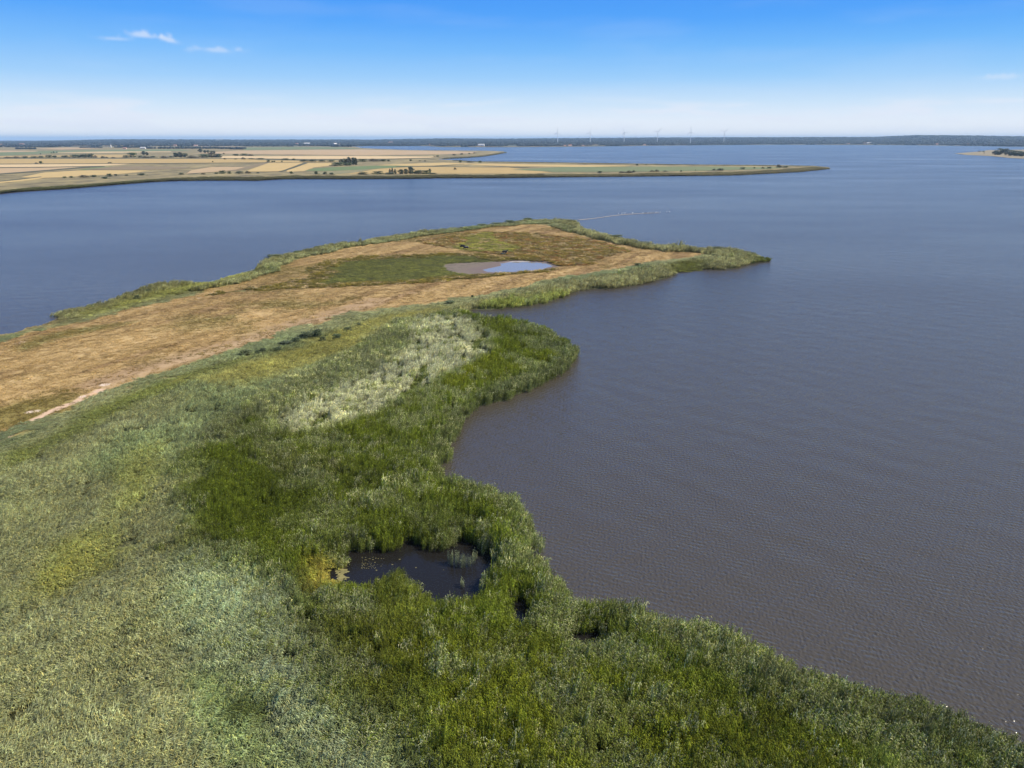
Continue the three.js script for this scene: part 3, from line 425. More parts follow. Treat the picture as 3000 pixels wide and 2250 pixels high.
function flush(labels) {
  for (const b in labels) { if (!beds[b]) continue; const grp = new THREE.Group(); for (const v in beds[b]) { const im = copiesOf(beds[b][v].g, beds[b][v].m, beds[b][v].c, blade); im.name = b.includes('reed') ? 'reed_stems' : 'grass_blades'; im.userData.kind = 'stuff'; grp.add(im); } stuff(grp, b, ...labels[b]); delete beds[b]; }
}
flush(bedLabels);
// two little clumps that stand in the pond
function pondClump(px, py, n, spread, tall, seed, name, label) {
  const r = rng(seed), [x, z] = G(px, py, 0), ms = [], cs = [];
  for (let i = 0; i < n; i++) { QY.setFromAxisAngle(UP, (r() - 0.5) * 1.6); M4.compose(new THREE.Vector3((r() - 0.5) * spread, 0, (r() - 0.5) * spread * 0.5), QY, new THREE.Vector3(0.6, tall * (0.7 + 0.4 * r()), 0.6)); const g = plantPatch(seed + i, { n: 9, tufts: 3, silver: 0.1, size: 0.9, vary: 0.4, lean: 0.12, loose: 0.35, swing: 2, sag: 0.06, stem: 0.02, leaves: 4, leaf: 0.22, leafW: 0.03, fan: 1.8, dry: 0.05, plume: 0.7, head: 0.12, headW: 0.03, headTint: [1, 1, 1] }); g.applyMatrix4(M4); ms.push(g); }
  const g = mergeGeometries(ms); const c = g.attributes.color; for (let i = 0; i < c.count; i++) c.setXYZ(i, c.getX(i) * 0.17, c.getY(i) * 0.2, c.getZ(i) * 0.1);
  const m = new THREE.Mesh(g, blade); m.position.set(x, -0.02, z); thing(m, name, label, 'reeds');
}
pondClump(1352, 1654, 18, 2.4, 2.3, 300, 'reed_clump', 'lone tuft of grey green reeds standing in the dark pond');
pondClump(1390, 1640, 2, 0.8, 1.5, 330, 'reed_clump', 'two thin reed stalks just right of the lone tuft in the pond');
pondClump(1360, 1718, 3, 0.9, 1.3, 340, 'reed_clump', 'sparse small reed sprig near the lower edge of the dark pond');
{ // floating weed
  const r = rng(61), gs = [];
  const pad = (px, py, s) => { const [x, z] = G(px, py, 0), n = 6, p = [], a0 = r() * 6; for (let k = 0; k < n; k++) { const a = a0 + k / n * 6.283, q = s * (0.5 + 0.7 * r()); p.push(new THREE.Vector2(Math.cos(a) * q * 1.4, Math.sin(a) * q)); } const g = new THREE.ShapeGeometry(new THREE.Shape(p)); g.rotateX(-Math.PI / 2); g.translate(x, 0.022 + 0.01 * r(), z); const t = 0.7 + 0.6 * r(), c = []; for (let k = 0; k < g.attributes.position.count; k++) c.push(0.16 * t, 0.14 * t, 0.05 * t); g.setAttribute('color', new THREE.Float32BufferAttribute(c, 3)); gs.push(g); };
  for (let i = 0; i < 90; i++) { const t = r(); pad(992 + 30 * r() * r() + 10 * (r() - 0.5), 1640 + 70 * t, 0.1 + 0.18 * r()); }
  for (let i = 0; i < 60; i++) pad(1060 + 75 * r() * r(), 1632 + 34 * r(), 0.025 + 0.04 * r());
  for (let i = 0; i < 6; i++) pad(1030 + 120 * r(), 1630 + 80 * r(), 0.05 + 0.08 * r());
  for (let i = 0; i < 3; i++) pad(1170 + 200 * r(), 1610 + 60 * r(), 0.04 + 0.06 * r());
  stuff(new THREE.Mesh(mergeGeometries(gs), new THREE.MeshStandardMaterial({ vertexColors: true, roughness: 0.8, side: THREE.DoubleSide })), 'floating_weed', 'yellowish floating weed on the left end of the dark pond', 'water plants');
}

// ---------------------------------------------------------------- the farmland beyond the water
function noiseTex(N, fn) { const d = new Uint8Array(N * N * 4), r = rng(3); for (let j = 0; j < N; j++) for (let i = 0; i < N; i++) { const v = clamp(fn(i / N, j / N, r)); d.set([255 * v, 255 * v, 255 * v, 255], (j * N + i) * 4); } const t = new THREE.DataTexture(d, N, N); t.colorSpace = THREE.SRGBColorSpace; t.wrapS = t.wrapT = THREE.RepeatWrapping; t.magFilter = THREE.LinearFilter; t.needsUpdate = true; return t; }
const tileN = (u, v, f, o) => { const a = fbm(u * f, v * f, o), b = fbm((u - 1) * f, v * f, o), c = fbm(u * f, (v - 1) * f, o), d = fbm((u - 1) * f, (v - 1) * f, o); return lerp(lerp(a, b, u), lerp(c, d, u), v); };
const heathTex = noiseTex(512, (u, v) => 0.62 + 0.75 * (tileN(u, v, 14, 5) - 0.5) + 0.5 * (tileN(v, u, 5, 3) - 0.5) + 0.2), cropTex = noiseTex(512, (u, v, r) => 0.86 + 0.16 * (tileN(u, v, 8, 4) - 0.5) + 0.05 * Math.sin(v * 6.2832 * 16) + 0.06 * (r() - 0.5));
const LAND = 0.7;
const farShore = poly([-420, 620, -150, 580, 0, 563, 110, 556, 180, 552, 250, 546, 300, 541, 350, 538, 380, 535, 430, 532, 520, 528, 620, 527, 700, 527, 740, 528, 830, 523, 1000, 523, 1200, 522, 1330, 520, 1450, 520, 1600, 518, 1800, 516, 2000, 514, 2160, 512, 2230, 508, 2335, 503, 2395, 497, 2430, 493, 2428, 491, 2380, 487, 2290, 485, 2200, 484, 2050, 483, 1850, 480, 1600, 476, 1450, 474, 1400, 474, 1330, 470, 1275, 467, 1300, 464, 1360, 461, 1410, 457, 1445, 452, 1478, 446, 1476, 444, 1420, 442, 1300, 441, 1200, 440, 1120, 437, 1060, 434, 1040, 430, 940, 428, 700, 427, 300, 428, 0, 429, -420, 430, -900, 430, -900, 700], 0);
const earth = (c, tex, s) => { const t = tex.clone(); t.repeat.set(1, 1); t.needsUpdate = true; return new THREE.MeshStandardMaterial({ color: RGB(...c), map: tex, roughness: 0.95 }); };
{
  const s = new THREE.Shape(farShore.map(([x, z]) => new THREE.Vector2(x, -z))), g = new THREE.ExtrudeGeometry(s, { depth: LAND + 1, bevelEnabled: false }); g.rotateX(-Math.PI / 2); g.translate(0, -1, 0);
  const p = g.attributes.position, uv = g.attributes.uv; for (let i = 0; i < p.count; i++) uv.setXY(i, p.getX(i) / 160, -p.getZ(i) / 160);
  structure(new THREE.Mesh(g, earth([0.30, 0.235, 0.095], heathTex)), 'far_land', 'flat tan heath and farmland spit across the water', 'land');
}
const cropColors = { gold: [0.49, 0.335, 0.115], cream: [0.68, 0.49, 0.245], pink: [0.50, 0.345, 0.175], green: [0.17, 0.20, 0.075], dull: [0.27, 0.235, 0.105], lush: [0.15, 0.20, 0.06], brown: [0.25, 0.185, 0.09], straw: [0.57, 0.40, 0.15], ditch: [0.085, 0.085, 0.035] };
const crops = {}; for (const k in cropColors) crops[k] = earth(cropColors[k], cropTex);
let fieldN = 0;
function field(kind, flat, label) { const o = sheet(poly(flat, LAND + 0.3), LAND + 0.12 + 0.03 * (fieldN++ % 9), crops[kind], 70); const names = { gold: 'wheat_field', straw: 'wheat_field', cream: 'stubble_field', pink: 'stubble_field', green: 'pasture', dull: 'meadow', lush: 'pasture', brown: 'fallow_field', ditch: 'ditch' }; structure(o, names[kind], label, 'field'); }
field('gold', [-400, 466, 0, 465, 400, 465, 730, 465, 760, 469, 1000, 472, 985, 474.5, 700, 476, 400, 478, 0, 479.5, -400, 481], 'long golden wheat field across the middle of the farmland');
field('cream', [-400, 484, 0, 481.5, 200, 479.5, 385, 479, 360, 482, 300, 485.5, 150, 488, 0, 489.5, -400, 493], 'pale cream stubble strip below the long golden field');
field('pink', [-300, 500, 0, 492, 120, 491, 235, 489, 180, 495, 80, 503, 0, 511, -300, 525], 'pinkish stubble field near the left end of the farmland');
field('straw', [130, 505, 230, 499, 330, 498.5, 440, 499, 400, 505, 330, 511, 250, 515, 180, 519, 120, 521, 60, 519], 'yellow wheat field behind the shore bushes on the left');
field('straw', [-300, 545, 0, 531, 60, 524, 110, 519, 130, 521, 90, 528, 0, 536, -300, 556], 'narrow yellow field strip next to the left frame edge');
field('lush', [225, 499, 270, 491, 330, 487, 318, 492, 260, 497], 'small green wedge between two yellow fields');
field('brown', [250, 496, 330, 488, 420, 487, 560, 489, 540, 494, 430, 498, 330, 497.5], 'brown fallow strip in the left farmland');
field('pink', [560, 499, 620, 489, 720, 489, 690, 497, 650, 502, 545, 509], 'tan field between the two slanting tracks');
field('straw', [735, 496, 790, 476, 890, 476, 830, 499, 815, 502, 720, 503], 'pale yellow field right of the broad slanting track');
field('straw', [840, 499, 895, 477, 980, 476, 965, 485, 920, 490, 890, 501, 840, 503], 'pale yellow field left of the green field');
field('lush', [893, 500, 920, 493, 970, 489.5, 1100, 485, 1215, 485.5, 1150, 491, 1050, 497, 950, 501], 'lush green field in the middle of the farmland');
field('gold', [1000, 509, 1060, 503, 1110, 494, 1160, 491, 1240, 487, 1330, 488, 1480, 489, 1550, 497, 1620, 505, 1560, 508, 1260, 508], 'broad golden wheat field behind the conifer clump');
field('straw', [1100, 484, 1180, 480, 1300, 476, 1360, 478, 1400, 480, 1340, 484, 1220, 486], 'pale wheat field under the small inlet');
field('straw', [1370, 481, 1440, 479, 1600, 482, 1850, 485, 1830, 487, 1700, 489, 1500, 487, 1400, 484], 'light yellow strip along the middle of the spit');
field('dull', [890, 506, 950, 503, 1030, 499, 1090, 495, 1060, 502, 1020, 508, 940, 511], 'dull tan field before the lush green one');
field('green', [1500, 497, 1650, 489, 1850, 488, 2100, 488, 2300, 490, 2250, 495, 2000, 501, 1750, 503, 1620, 503], 'green grassland on the outer spit');
field('pink', [560, 449, 700, 441, 850, 439.5, 1060, 438, 1250, 442, 1400, 445, 1380, 449, 1300, 452, 1050, 455, 900, 453, 720, 451], 'large pinkish stubble field before the far bay');
field('cream', [720, 458, 900, 457, 1050, 457, 1280, 459, 1260, 462, 1130, 465, 900, 466, 740, 464], 'pale strip in front of the large stubble field');
field('green', [-300, 446, 0, 444, 110, 442, 300, 439, 520, 437, 560, 441, 400, 444, 200, 447, 0, 456, -300, 459], 'green pasture at the far left of the farmland');
field('pink', [-300, 443, 0, 441, 100, 442, 112, 444, 0, 446, -300, 449], 'pinkish strip across the far left pasture');
field('cream', [165, 446, 300, 444, 500, 443.5, 505, 445, 300, 447.5, 170, 447], 'thin cream strip across the far green pasture');
field('gold', [-200, 459, 0, 457.5, 120, 455.5, 225, 455, 205, 458, 100, 460, 0, 461], 'narrow gold strip behind the long left hedge');
field('gold', [272, 453, 360, 453, 400, 455, 380, 461, 272, 461], 'gold field between the two hedge mounds');
field('cream', [645, 458, 690, 456, 760, 458, 755, 464, 650, 463], 'small pale field right of the dark hedge');
field('pink', [95, 436, 200, 432, 300, 434, 180, 438], 'small pink field before the distant woods');
field('cream', [425, 426.5, 600, 425, 660, 425, 600, 429, 425, 430], 'cream field under the distant wood edge');
field('pink', [588, 424, 700, 423.5, 760, 427, 700, 430, 588, 430], 'pink field under the distant wood edge');
field('green', [700, 432, 860, 430, 1000, 431, 1060, 436, 900, 438, 720, 440], 'grey green meadow by the far bay');
// slanting tracks, ditches: dull bands
for (const [flat, label] of [[[548, 510, 600, 498, 660, 489, 690, 487, 640, 495, 570, 510], 'dark slanting ditch left of the tan field'], [[660, 500, 720, 488, 780, 474, 792, 475, 735, 493, 690, 501], 'broad brown track slanting up through the fields'], [[815, 503, 850, 492, 893, 476, 903, 477, 862, 492, 826, 503], 'bushy ditch slanting between two yellow fields'], [[-200, 512, 0, 508, 120, 499, 240, 489, 300, 486, 310, 487.5, 240, 492, 130, 501, 0, 511, -200, 518], 'dark ditch line across the left fields'], [[0, 530, 60, 523, 120, 517, 122, 518.5, 60, 526, 0, 532], 'short dark ditch near the left shore'], [[1160, 487.5, 1260, 486, 1360, 480, 1362, 481, 1260, 488, 1160, 489], 'thin ditch rising between the wheat fields'], [[1240, 487, 1400, 489, 1550, 489.5, 1550, 490.5, 1400, 490, 1240, 488], 'thin dark line through the golden field']]) field(label.includes('broad') ? 'brown' : 'ditch', flat, label);
for (const [flat, label] of [[[-300, 482, 0, 479.6, 400, 478.2, 700, 476.2, 985, 474.8, 985, 475.8, 700, 477.6, 400, 479.6, 0, 481.4, -300, 484], 'long ditch line under the golden field'], [[-300, 464.5, 0, 462.5, 400, 462.4, 720, 464, 990, 472, 990, 473, 720, 465.4, 400, 464.4, 0, 464.6, -300, 466], 'hedge bank line above the golden field'], [[-300, 494, 0, 489.8, 150, 488.4, 300, 485.8, 300, 486.8, 150, 489.8, 0, 491.6, -300, 496], 'thin ditch under the cream strip'], [[740, 464.6, 900, 466.4, 1130, 465.6, 1260, 462.6, 1260, 463.6, 1130, 467, 900, 468, 740, 466], 'dark ditch below the pale strip by the bay']]) field('ditch', flat, label);

// ---------------------------------------------------------------- far shore: land, ridge and woods
const ridgeAt = px => { const t = [-600, 410, 0, 409.5, 150, 409, 330, 405.5, 700, 406.3, 1100, 406.2, 1280, 403.5, 1450, 404, 1700, 402.6, 1900, 401.4, 2200, 400.8, 2550, 400.3, 2680, 396.6, 2800, 397.2, 3000, 399.5, 3600, 402]; for (let i = 2; i < t.length; i += 2) if (px <= t[i] || i === t.length - 2) return lerp(t[i - 1], t[i + 1], clamp((px - t[i - 2]) / (t[i] - t[i - 2]))); };
const edgeAt = px => { const t = [-600, 432, 0, 431, 400, 430, 900, 429.5, 1040, 429.5, 1060, 428, 1200, 428, 1245, 427.6, 1290, 431, 1460, 431.2, 1700, 429.6, 1900, 427, 2100, 425.2, 2250, 424, 2600, 425, 2800, 427, 3000, 430, 3600, 434]; for (let i = 2; i < t.length; i += 2) if (px <= t[i] || i === t.length - 2) return lerp(t[i - 1], t[i + 1], clamp((px - t[i - 2]) / (t[i] - t[i - 2]))); };
const RIDGE = 11500;
function farGround(px, s) {   // s 0 at the water, 1 on the ridge, then beyond
  const [ex, ez] = G(px, edgeAt(px), 0), r0 = Math.hypot(ex, ez), r = lerp(r0, RIDGE, s), a = Math.atan2(ex, -ez), hr = EYE + (408.3 - (ridgeAt(px) + 4.6)) / FOCAL * RIDGE / CT;
  const h = s <= 1 ? 1.2 + Math.pow(Math.max(s, 0), 1.25) * (hr - 1.2) : hr - (s - 1) * 120; return [r * Math.sin(a), h, -r * Math.cos(a)];
}
{
  const NXF = 120, NSF = 30, pos = [], uv = [], idx = [];
  for (let j = 0; j <= NSF; j++) for (let i = 0; i <= NXF; i++) { const px = lerp(-600, 3600, i / NXF), s = j === 0 ? -0.004 : lerp(0, 1.35, (j - 1) / (NSF - 1)), p = farGround(px, s); if (j === 0) p[1] = -0.5; pos.push(...p); uv.push(p[0] / 900, p[2] / 900); if (i < NXF && j < NSF) { const k = j * (NXF + 1) + i; idx.push(k, k + 1, k + NXF + 1, k + 1, k + NXF + 2, k + NXF + 1); } }
  const g = new THREE.BufferGeometry(); g.setAttribute('position', new THREE.Float32BufferAttribute(pos, 3)); g.setAttribute('uv', new THREE.Float32BufferAttribute(uv, 2)); g.setIndex(idx); g.computeVertexNormals();
  structure(new THREE.Mesh(g, earth([0.10, 0.105, 0.055], heathTex)), 'far_hills', 'low blue wooded hills along the horizon', 'hills');
}
// clearings in the woods: [px0, px1, s, colour]
const clearings = [[1370, 1490, 0.012, 'pink'], [1490, 1640, 0.008, 'cream'], [1640, 1775, 0.01, 'straw'], [1825, 1900, 0.004, 'cream'], [1905, 2010, 0.004, 'pink'], [1986, 2026, 0.13, 'cream'], [2190, 2268, 0.004, 'straw'], [2310, 2360, 0.006, 'pink'], [2390, 2560, 0.02, 'cream'], [2570, 2650, 0.008, 'pink'], [2690, 2750, 0.01, 'cream'], [2752, 2780, 0.006, 'straw'], [2795, 2815, 0.01, 'cream'], [2860, 2884, 0.08, 'cream'], [1235, 1330, 0.02, 'pink'], [1328, 1350, 0.035, 'straw'], [1395, 1415, 0.03, 'pink'], [1400, 1420, 0.06, 'pink'], [95, 168, 0.12, 'pink'], [192, 208, 0.14, 'cream'], [212, 268, 0.06, 'pink'], [295, 395, 0.05, 'cream'], [388, 402, 0.17, 'cream'], [60, 70, 0.17, 'cream'], [540, 552, 0.12, 'pink'], [712, 728, 0.2, 'pink'], [695, 703, 0.28, 'cream'], [430, 520, 0.02, 'straw'], [0, 60, 0.03, 'pink'], [2640, 2662, 0.19, 'pink'], [1700, 1760, 0.1, 'pink'], [560, 780, 0.015, 'pink'], [815, 940, 0.012, 'cream']];
for (const [a, b, s, c] of clearings) {
  const N = 8, pos = [], idx = [], d = s < 0.03 ? 0.012 : 0.022;
  for (let i = 0; i <= N; i++) for (const e of [0, 1]) { const p = farGround(lerp(a, b, i / N), s + e * d * (0.8 + 0.4 * Math.sin(i * 1.7 + a))); pos.push(p[0], p[1] + 1.2, p[2]); if (i < N && !e) { const k = i * 2; idx.push(k, k + 2, k + 1, k + 2, k + 3, k + 1); } }
  const g = new THREE.BufferGeometry(); g.setAttribute('position', new THREE.Float32BufferAttribute(pos, 3)); g.setAttribute('uv', new THREE.Float32BufferAttribute(pos.flatMap((v, i) => i % 3 === 1 ? [] : [v / 300]), 2)); g.setIndex(idx); g.computeVertexNormals();
  structure(new THREE.Mesh(g, crops[c]), c === 'straw' ? 'wheat_field' : 'stubble_field', 'thin pale field strip among the woods of the far shore', 'field').userData.group = 'pale field strips along the far shore';
}

// ---------------------------------------------------------------- leaves: crowns of bushes and trees
const leafy = new THREE.MeshPhysicalMaterial({ vertexColors: true, roughness: 0.9, transmission: 0.2, thickness: 0, side: THREE.DoubleSide });
const bark = new THREE.MeshStandardMaterial({ color: RGB(0.10, 0.075, 0.05), roughness: 0.95 });
function crown(seed, o) {    // unit size: width 1, height 1, standing on y = 0
  const r = rng(seed), pos = [], col = [];
  const lumps = []; for (let i = 0; i < o.lumps; i++) { const a = r() * 6.283, t = r(), w = o.shape(t), d = w * Math.sqrt(r()) * 0.75; lumps.push([Math.cos(a) * d * 0.5, t, Math.sin(a) * d * 0.5, (0.12 + 0.14 * r()) * o.puff, 0.75 + 0.5 * r()]); }
  for (let i = 0; i < o.leaves; i++) {
    const L = lumps[(r() * lumps.length) | 0], u = r() * 2 - 1, a = r() * 6.283, q = Math.sqrt(1 - u * u), rad = L[3] * Math.pow(r(), 0.25);
    const c = [L[0] + q * Math.cos(a) * rad, Math.max(0.01, L[1] * (1 - L[3]) + u * rad * 0.8 + L[3] * 0.4), L[2] + q * Math.sin(a) * rad], s = o.leaf * (0.6 + 0.8 * r());
    const n = new THREE.Vector3(q * Math.cos(a) + (r() - 0.5), u + 0.3 + (r() - 0.5), q * Math.sin(a) + (r() - 0.5)).normalize(), t = new THREE.Vector3(r() - 0.5, r() - 0.5, r() - 0.5).cross(n).normalize(), b = n.clone().cross(t);
    const k = L[4] * (0.75 + 0.5 * r());
    for (const [e, f] of [[-1, -0.6], [1, -0.6], [0.1, 1], [-1, -0.6], [0.1, 1], [-0.9, 0.5]]) { pos.push(c[0] + (t.x * e + b.x * f) * s, Math.max(0, c[1] + (t.y * e + b.y * f) * s), c[2] + (t.z * e + b.z * f) * s); col.push(o.tint[0] * k, o.tint[1] * k, o.tint[2] * k); }
  }
  const g = new THREE.BufferGeometry(); g.setAttribute('position', new THREE.Float32BufferAttribute(pos, 3)); g.setAttribute('color', new THREE.Float32BufferAttribute(col, 3)); g.computeVertexNormals(); return g;
}
const dome = t => Math.sqrt(Math.max(0, 1 - t * t * 0.9)), egg = t => t < 0.25 ? 0.35 : Math.sin(Math.PI * clamp((t - 0.12) / 0.9)) * 1.05, spire = t => clamp(1.1 - t) * 0.95;
const bushes = [...Array(5)].map((_, i) => crown(400 + i, { lumps: 22, leaves: 900, shape: dome, puff: 1.1, leaf: 0.035, tint: [[0.06, 0.085, 0.025], [0.07, 0.10, 0.028], [0.055, 0.075, 0.03], [0.085, 0.105, 0.03], [0.10, 0.085, 0.04]][i] }));
const treesL = [...Array(4)].map((_, i) => crown(420 + i, { lumps: 30, leaves: 1200, shape: egg, puff: 1.05, leaf: 0.032, tint: [[0.045, 0.065, 0.03], [0.04, 0.06, 0.033], [0.06, 0.08, 0.03], [0.05, 0.06, 0.03]][i] }));
const conifers = [...Array(2)].map((_, i) => crown(430 + i, { lumps: 36, leaves: 1000, shape: spire, puff: 0.75, leaf: 0.03, tint: [0.035, 0.055, 0.03] }));
const trunkGeo = new THREE.CylinderGeometry(0.018, 0.035, 0.55, 7); trunkGeo.translate(0, 0.275, 0);
const stemGeo = (() => { const gs = []; for (let i = 0; i < 5; i++) { const g = new THREE.CylinderGeometry(0.008, 0.016, 0.5, 5); g.translate(0, 0.25, 0); g.rotateZ(0.5 * Math.cos(i * 1.3)); g.rotateX(0.5 * Math.sin(i * 1.3)); gs.push(g); } return mergeGeometries(gs); })();
function protoBush(g) { const o = new THREE.Group(); part(g, leafy, 'foliage', o); part(stemGeo, bark, 'stem', o); return o; }
function protoTree(g) { const o = new THREE.Group(); part(g, leafy, 'crown', o); part(trunkGeo, bark, 'trunk', o); return o; }
const protos = { bush: bushes.map(protoBush), tree: treesL.map(protoTree), conifer: conifers.map(protoTree) };
const plantR = rng(44);
function plant(kind, px, py, w, h, ground, label, group, v) {
  let [x, z] = G(px, py, ground); const d = -z * CT + EYE * ST, m = d / FOCAL, list = protos[kind], o = list[v ?? ((plantR() * (kind === 'bush' && py > 560 ? 4 : list.length)) | 0)].clone();
  if (z > Z0 + 4 && x > X0 + 4 && x < X1 - 4 && ground < 0.6) while (aLand(x, z) < 2.2 && z < -40) { x *= 1 - 0.5 / Math.hypot(x, z); z += 0.5; }
  const down = Math.atan2(EYE, -z), W = w * m * 1.25, Hh = Math.max(0.5, h * m * (py < 560 ? 1.15 : 1) / Math.cos(down) * 0.92);
  o.position.set(x, ground - 0.05, z - W * 0.2); o.scale.set(W, Hh, Math.max(W * 0.55, Math.min(W, Hh * 1.2))); o.rotation.y = (plantR() - 0.5) * 0.6;
  return thing(o, kind === 'bush' ? 'bush' : kind === 'tree' ? 'tree' : 'conifer_tree', label, kind === 'bush' ? 'bush' : 'tree', group);
}
function row(list, ground, what, group, kind = 'bush') {   // list: px, py, width, height; left to right
  const rows = []; for (let i = 0; i < list.length; i += 4) rows.push(list.slice(i, i + 4)); rows.sort((a, b) => a[0] - b[0]);
  rows.forEach((q, i) => plant(kind, q[0], q[1], q[2], q[3], ground, `${ORD[i]} ${what} counted from the left`, group));
}
// near peninsula
const nearG = 0.4;
row([400, 878, 22, 15, 430, 860, 35, 14, 572, 848, 16, 8, 597, 842, 22, 10, 637, 833, 22, 11, 674, 823, 14, 8, 741, 804, 18, 8], nearG, 'dark bush in the left shore fringe', 'bushes on the left shore fringe');
row([869, 745, 27, 14, 900, 735, 38, 12, 930, 732, 32, 12, 957, 729, 30, 11, 988, 727, 18, 10, 800, 752, 60, 17], nearG, 'bush in the thick part of the far left fringe', 'bushes in the thick left fringe');
row([1408, 661, 35, 9, 1451, 655, 36, 9, 1490, 651, 30, 13, 1545, 647, 29, 13, 1520, 650, 30, 6, 1600, 644, 20, 5], nearG, 'bush on the back shore of the peninsula', 'bushes on the back shore');
row([1634, 664, 12, 6, 1690, 678, 30, 11, 1668, 651, 30, 9, 1745, 688, 22, 9, 1768, 692, 24, 8, 1808, 702, 52, 17, 1842, 707, 22, 13, 1885, 716, 64, 14, 1925, 720, 26, 8], nearG, 'bush in the right hand back fringe', 'bushes in the right back fringe');
row([1869, 781, 28, 11, 2098, 757, 32, 14, 2122, 746, 33, 11, 2105, 735, 52, 15, 2060, 727, 30, 6], nearG, 'rounded bush near the reedy right tip', 'bushes near the right tip');
plant('bush', 1384, 871, 11, 7, 0.7, 'tiny dark bush alone at the pasture edge above the inlet', null, 0);
row([716, 1040, 44, 14, 754, 1040, 22, 15, 769, 1030, 22, 12, 814, 1030, 32, 14, 835, 1012, 44, 14, 866, 1004, 38, 16, 896, 993, 46, 24, 928, 989, 46, 25, 945, 1001, 24, 16, 984, 994, 30, 17, 1018, 973, 32, 15, 1050, 956, 26, 10, 1315, 891, 34, 10], 0.5, 'leafy bush along the lower pasture edge', 'bushes along the lower pasture edge');
// farmland: row behind the shore
row([188, 522, 13, 5, 207, 521, 15, 5, 242, 520, 32, 7, 272, 519, 25, 6, 305, 524, 24, 6, 318, 517, 22, 8, 338, 515, 14, 5, 369, 515, 11, 4, 412, 514, 32, 6, 530, 512, 17, 6, 594, 511, 13, 5, 632, 510, 13, 5, 650, 509, 24, 9, 671, 509, 15, 7, 700, 509, 25, 8, 725, 508, 17, 7, 755, 508, 10, 4, 853, 509, 12, 7, 926, 511, 15, 9, 952, 511, 14, 8, 971, 512, 17, 6], LAND, 'bush in the front row of the farmland', 'bushes in the front row of the farmland');
row([1062, 512, 34, 8, 1107, 511, 40, 9, 1140, 511, 34, 6, 1226, 510, 40, 12, 1250, 510, 30, 11, 1268, 511, 24, 5], LAND, 'low bush around the conifer clump', 'low bushes around the conifer clump');
row([1142, 510, 10, 16, 1149, 510, 10, 19, 1157, 510, 11, 15], LAND, 'slim dark conifer of the clump behind the shore', 'conifers of the clump behind the shore', 'conifer');
row([1175, 510, 22, 13, 1188, 510, 18, 14, 1202, 510, 24, 20, 1259, 508, 10, 13], LAND, 'dark tree of the clump behind the shore', 'trees of the clump behind the shore', 'tree');
row([1010, 483, 18, 19, 1022, 483, 20, 21, 1034, 483, 18, 20, 1042, 483, 14, 19, 1000, 481, 16, 14], LAND, 'dark tree of the big copse in the middle fields', 'trees of the big copse', 'tree');
row([985, 486, 40, 10, 1015, 485, 30, 8, 1062, 474, 34, 8, 1094, 473, 36, 8, 1122, 473, 28, 6, 1138, 473, 12, 5], LAND, 'bush at the big copse in the middle fields', 'bushes at the big copse');
row([785, 475, 12, 7, 797, 475, 9, 4, 804, 475, 7, 4, 826, 475, 7, 4, 860, 469, 11, 5, 835, 469, 26, 5, 890, 474, 26, 7, 915, 474, 28, 7, 942, 474, 24, 6, 968, 474, 24, 5, 712, 467, 14, 6, 735, 467, 22, 4, 760, 467, 26, 4], LAND, 'hedge bush left of the big copse', 'hedge bushes left of the big copse');
row([20, 463, 24, 4, 44, 463, 24, 5, 70, 463, 26, 5, 96, 463, 26, 5, 116, 463, 20, 6, 140, 462, 26, 7, 158, 462, 20, 6, 186, 462, 30, 6, 214, 462, 34, 9, 244, 462, 36, 11, 264, 462, 24, 12, 279, 462, 9, 7, 300, 463, 13, 6, 312, 463, 8, 4, 330, 463, 16, 3], LAND, 'bush of the long hedge on the left', 'bushes of the long left hedge');
row([366, 462, 22, 7, 383, 461, 28, 14, 408, 462, 16, 6, 425, 463, 34, 6, 446, 462, 20, 5, 478, 463, 26, 6, 500, 462, 18, 5, 560, 463, 34, 7, 592, 462, 34, 10, 618, 461, 38, 13, 640, 461, 20, 11, 658, 467, 8, 4, 690, 467, 10, 3], LAND, 'bush of the broken middle hedge', 'bushes of the broken middle hedge');
row([420, 455, 14, 12, 430, 455, 12, 9, 512, 461, 20, 13, 526, 461, 22, 14, 540, 461, 18, 13], LAND, 'dark tree of the broken middle hedge', 'trees of the broken middle hedge', 'tree');
row([586, 447, 14, 11, 600, 449, 10, 9, 609, 449, 9, 9, 619, 450, 11, 9, 627, 450, 9, 8], LAND, 'tree of the small far row above the hedge', 'trees of the small far row', 'tree');
row([690, 457, 24, 6, 712, 457, 24, 7, 732, 457, 18, 5, 655, 452, 6, 4, 118, 479, 14, 7, 105, 480, 10, 4, 320, 478, 16, 3, 118, 452, 5, 3, 150, 449, 4, 3, 157, 448, 6, 4, 166, 447, 5, 3, 623, 475, 6, 3], LAND, 'small bush dotted over the far fields', 'small bushes dotted over the far fields');
row([1333, 497, 9, 6, 1349, 476, 10, 7, 1376, 476, 22, 4, 1407, 477, 14, 6, 1203, 472, 11, 5, 1230, 472, 8, 2, 1245, 473, 6, 3, 1281, 459, 11, 4, 1272, 459, 5, 3, 1330, 455, 12, 4, 1353, 453, 11, 4, 1375, 451, 9, 3, 1390, 449, 8, 3], LAND, 'dark bush around the small inlet', 'bushes around the small inlet');
row([1757, 507, 15, 6, 1825, 507, 27, 5, 1845, 507, 20, 7, 1857, 505, 11, 6, 1867, 485, 9, 5, 1893, 483, 5, 3, 1924, 482, 9, 3, 1912, 503, 18, 4, 1925, 503, 13, 6, 1950, 503, 21, 3, 1996, 503, 7, 4, 2038, 500, 4, 3, 2093, 499, 11, 5, 2113, 500, 23, 7, 2176, 496, 21, 6, 2188, 485, 4, 3, 2210, 494, 7, 4, 2236, 494, 12, 5, 2256, 494, 18, 5, 2283, 491, 17, 9, 2302, 491, 20, 5], LAND, 'dark bush scattered along the outer spit', 'bushes along the outer spit');
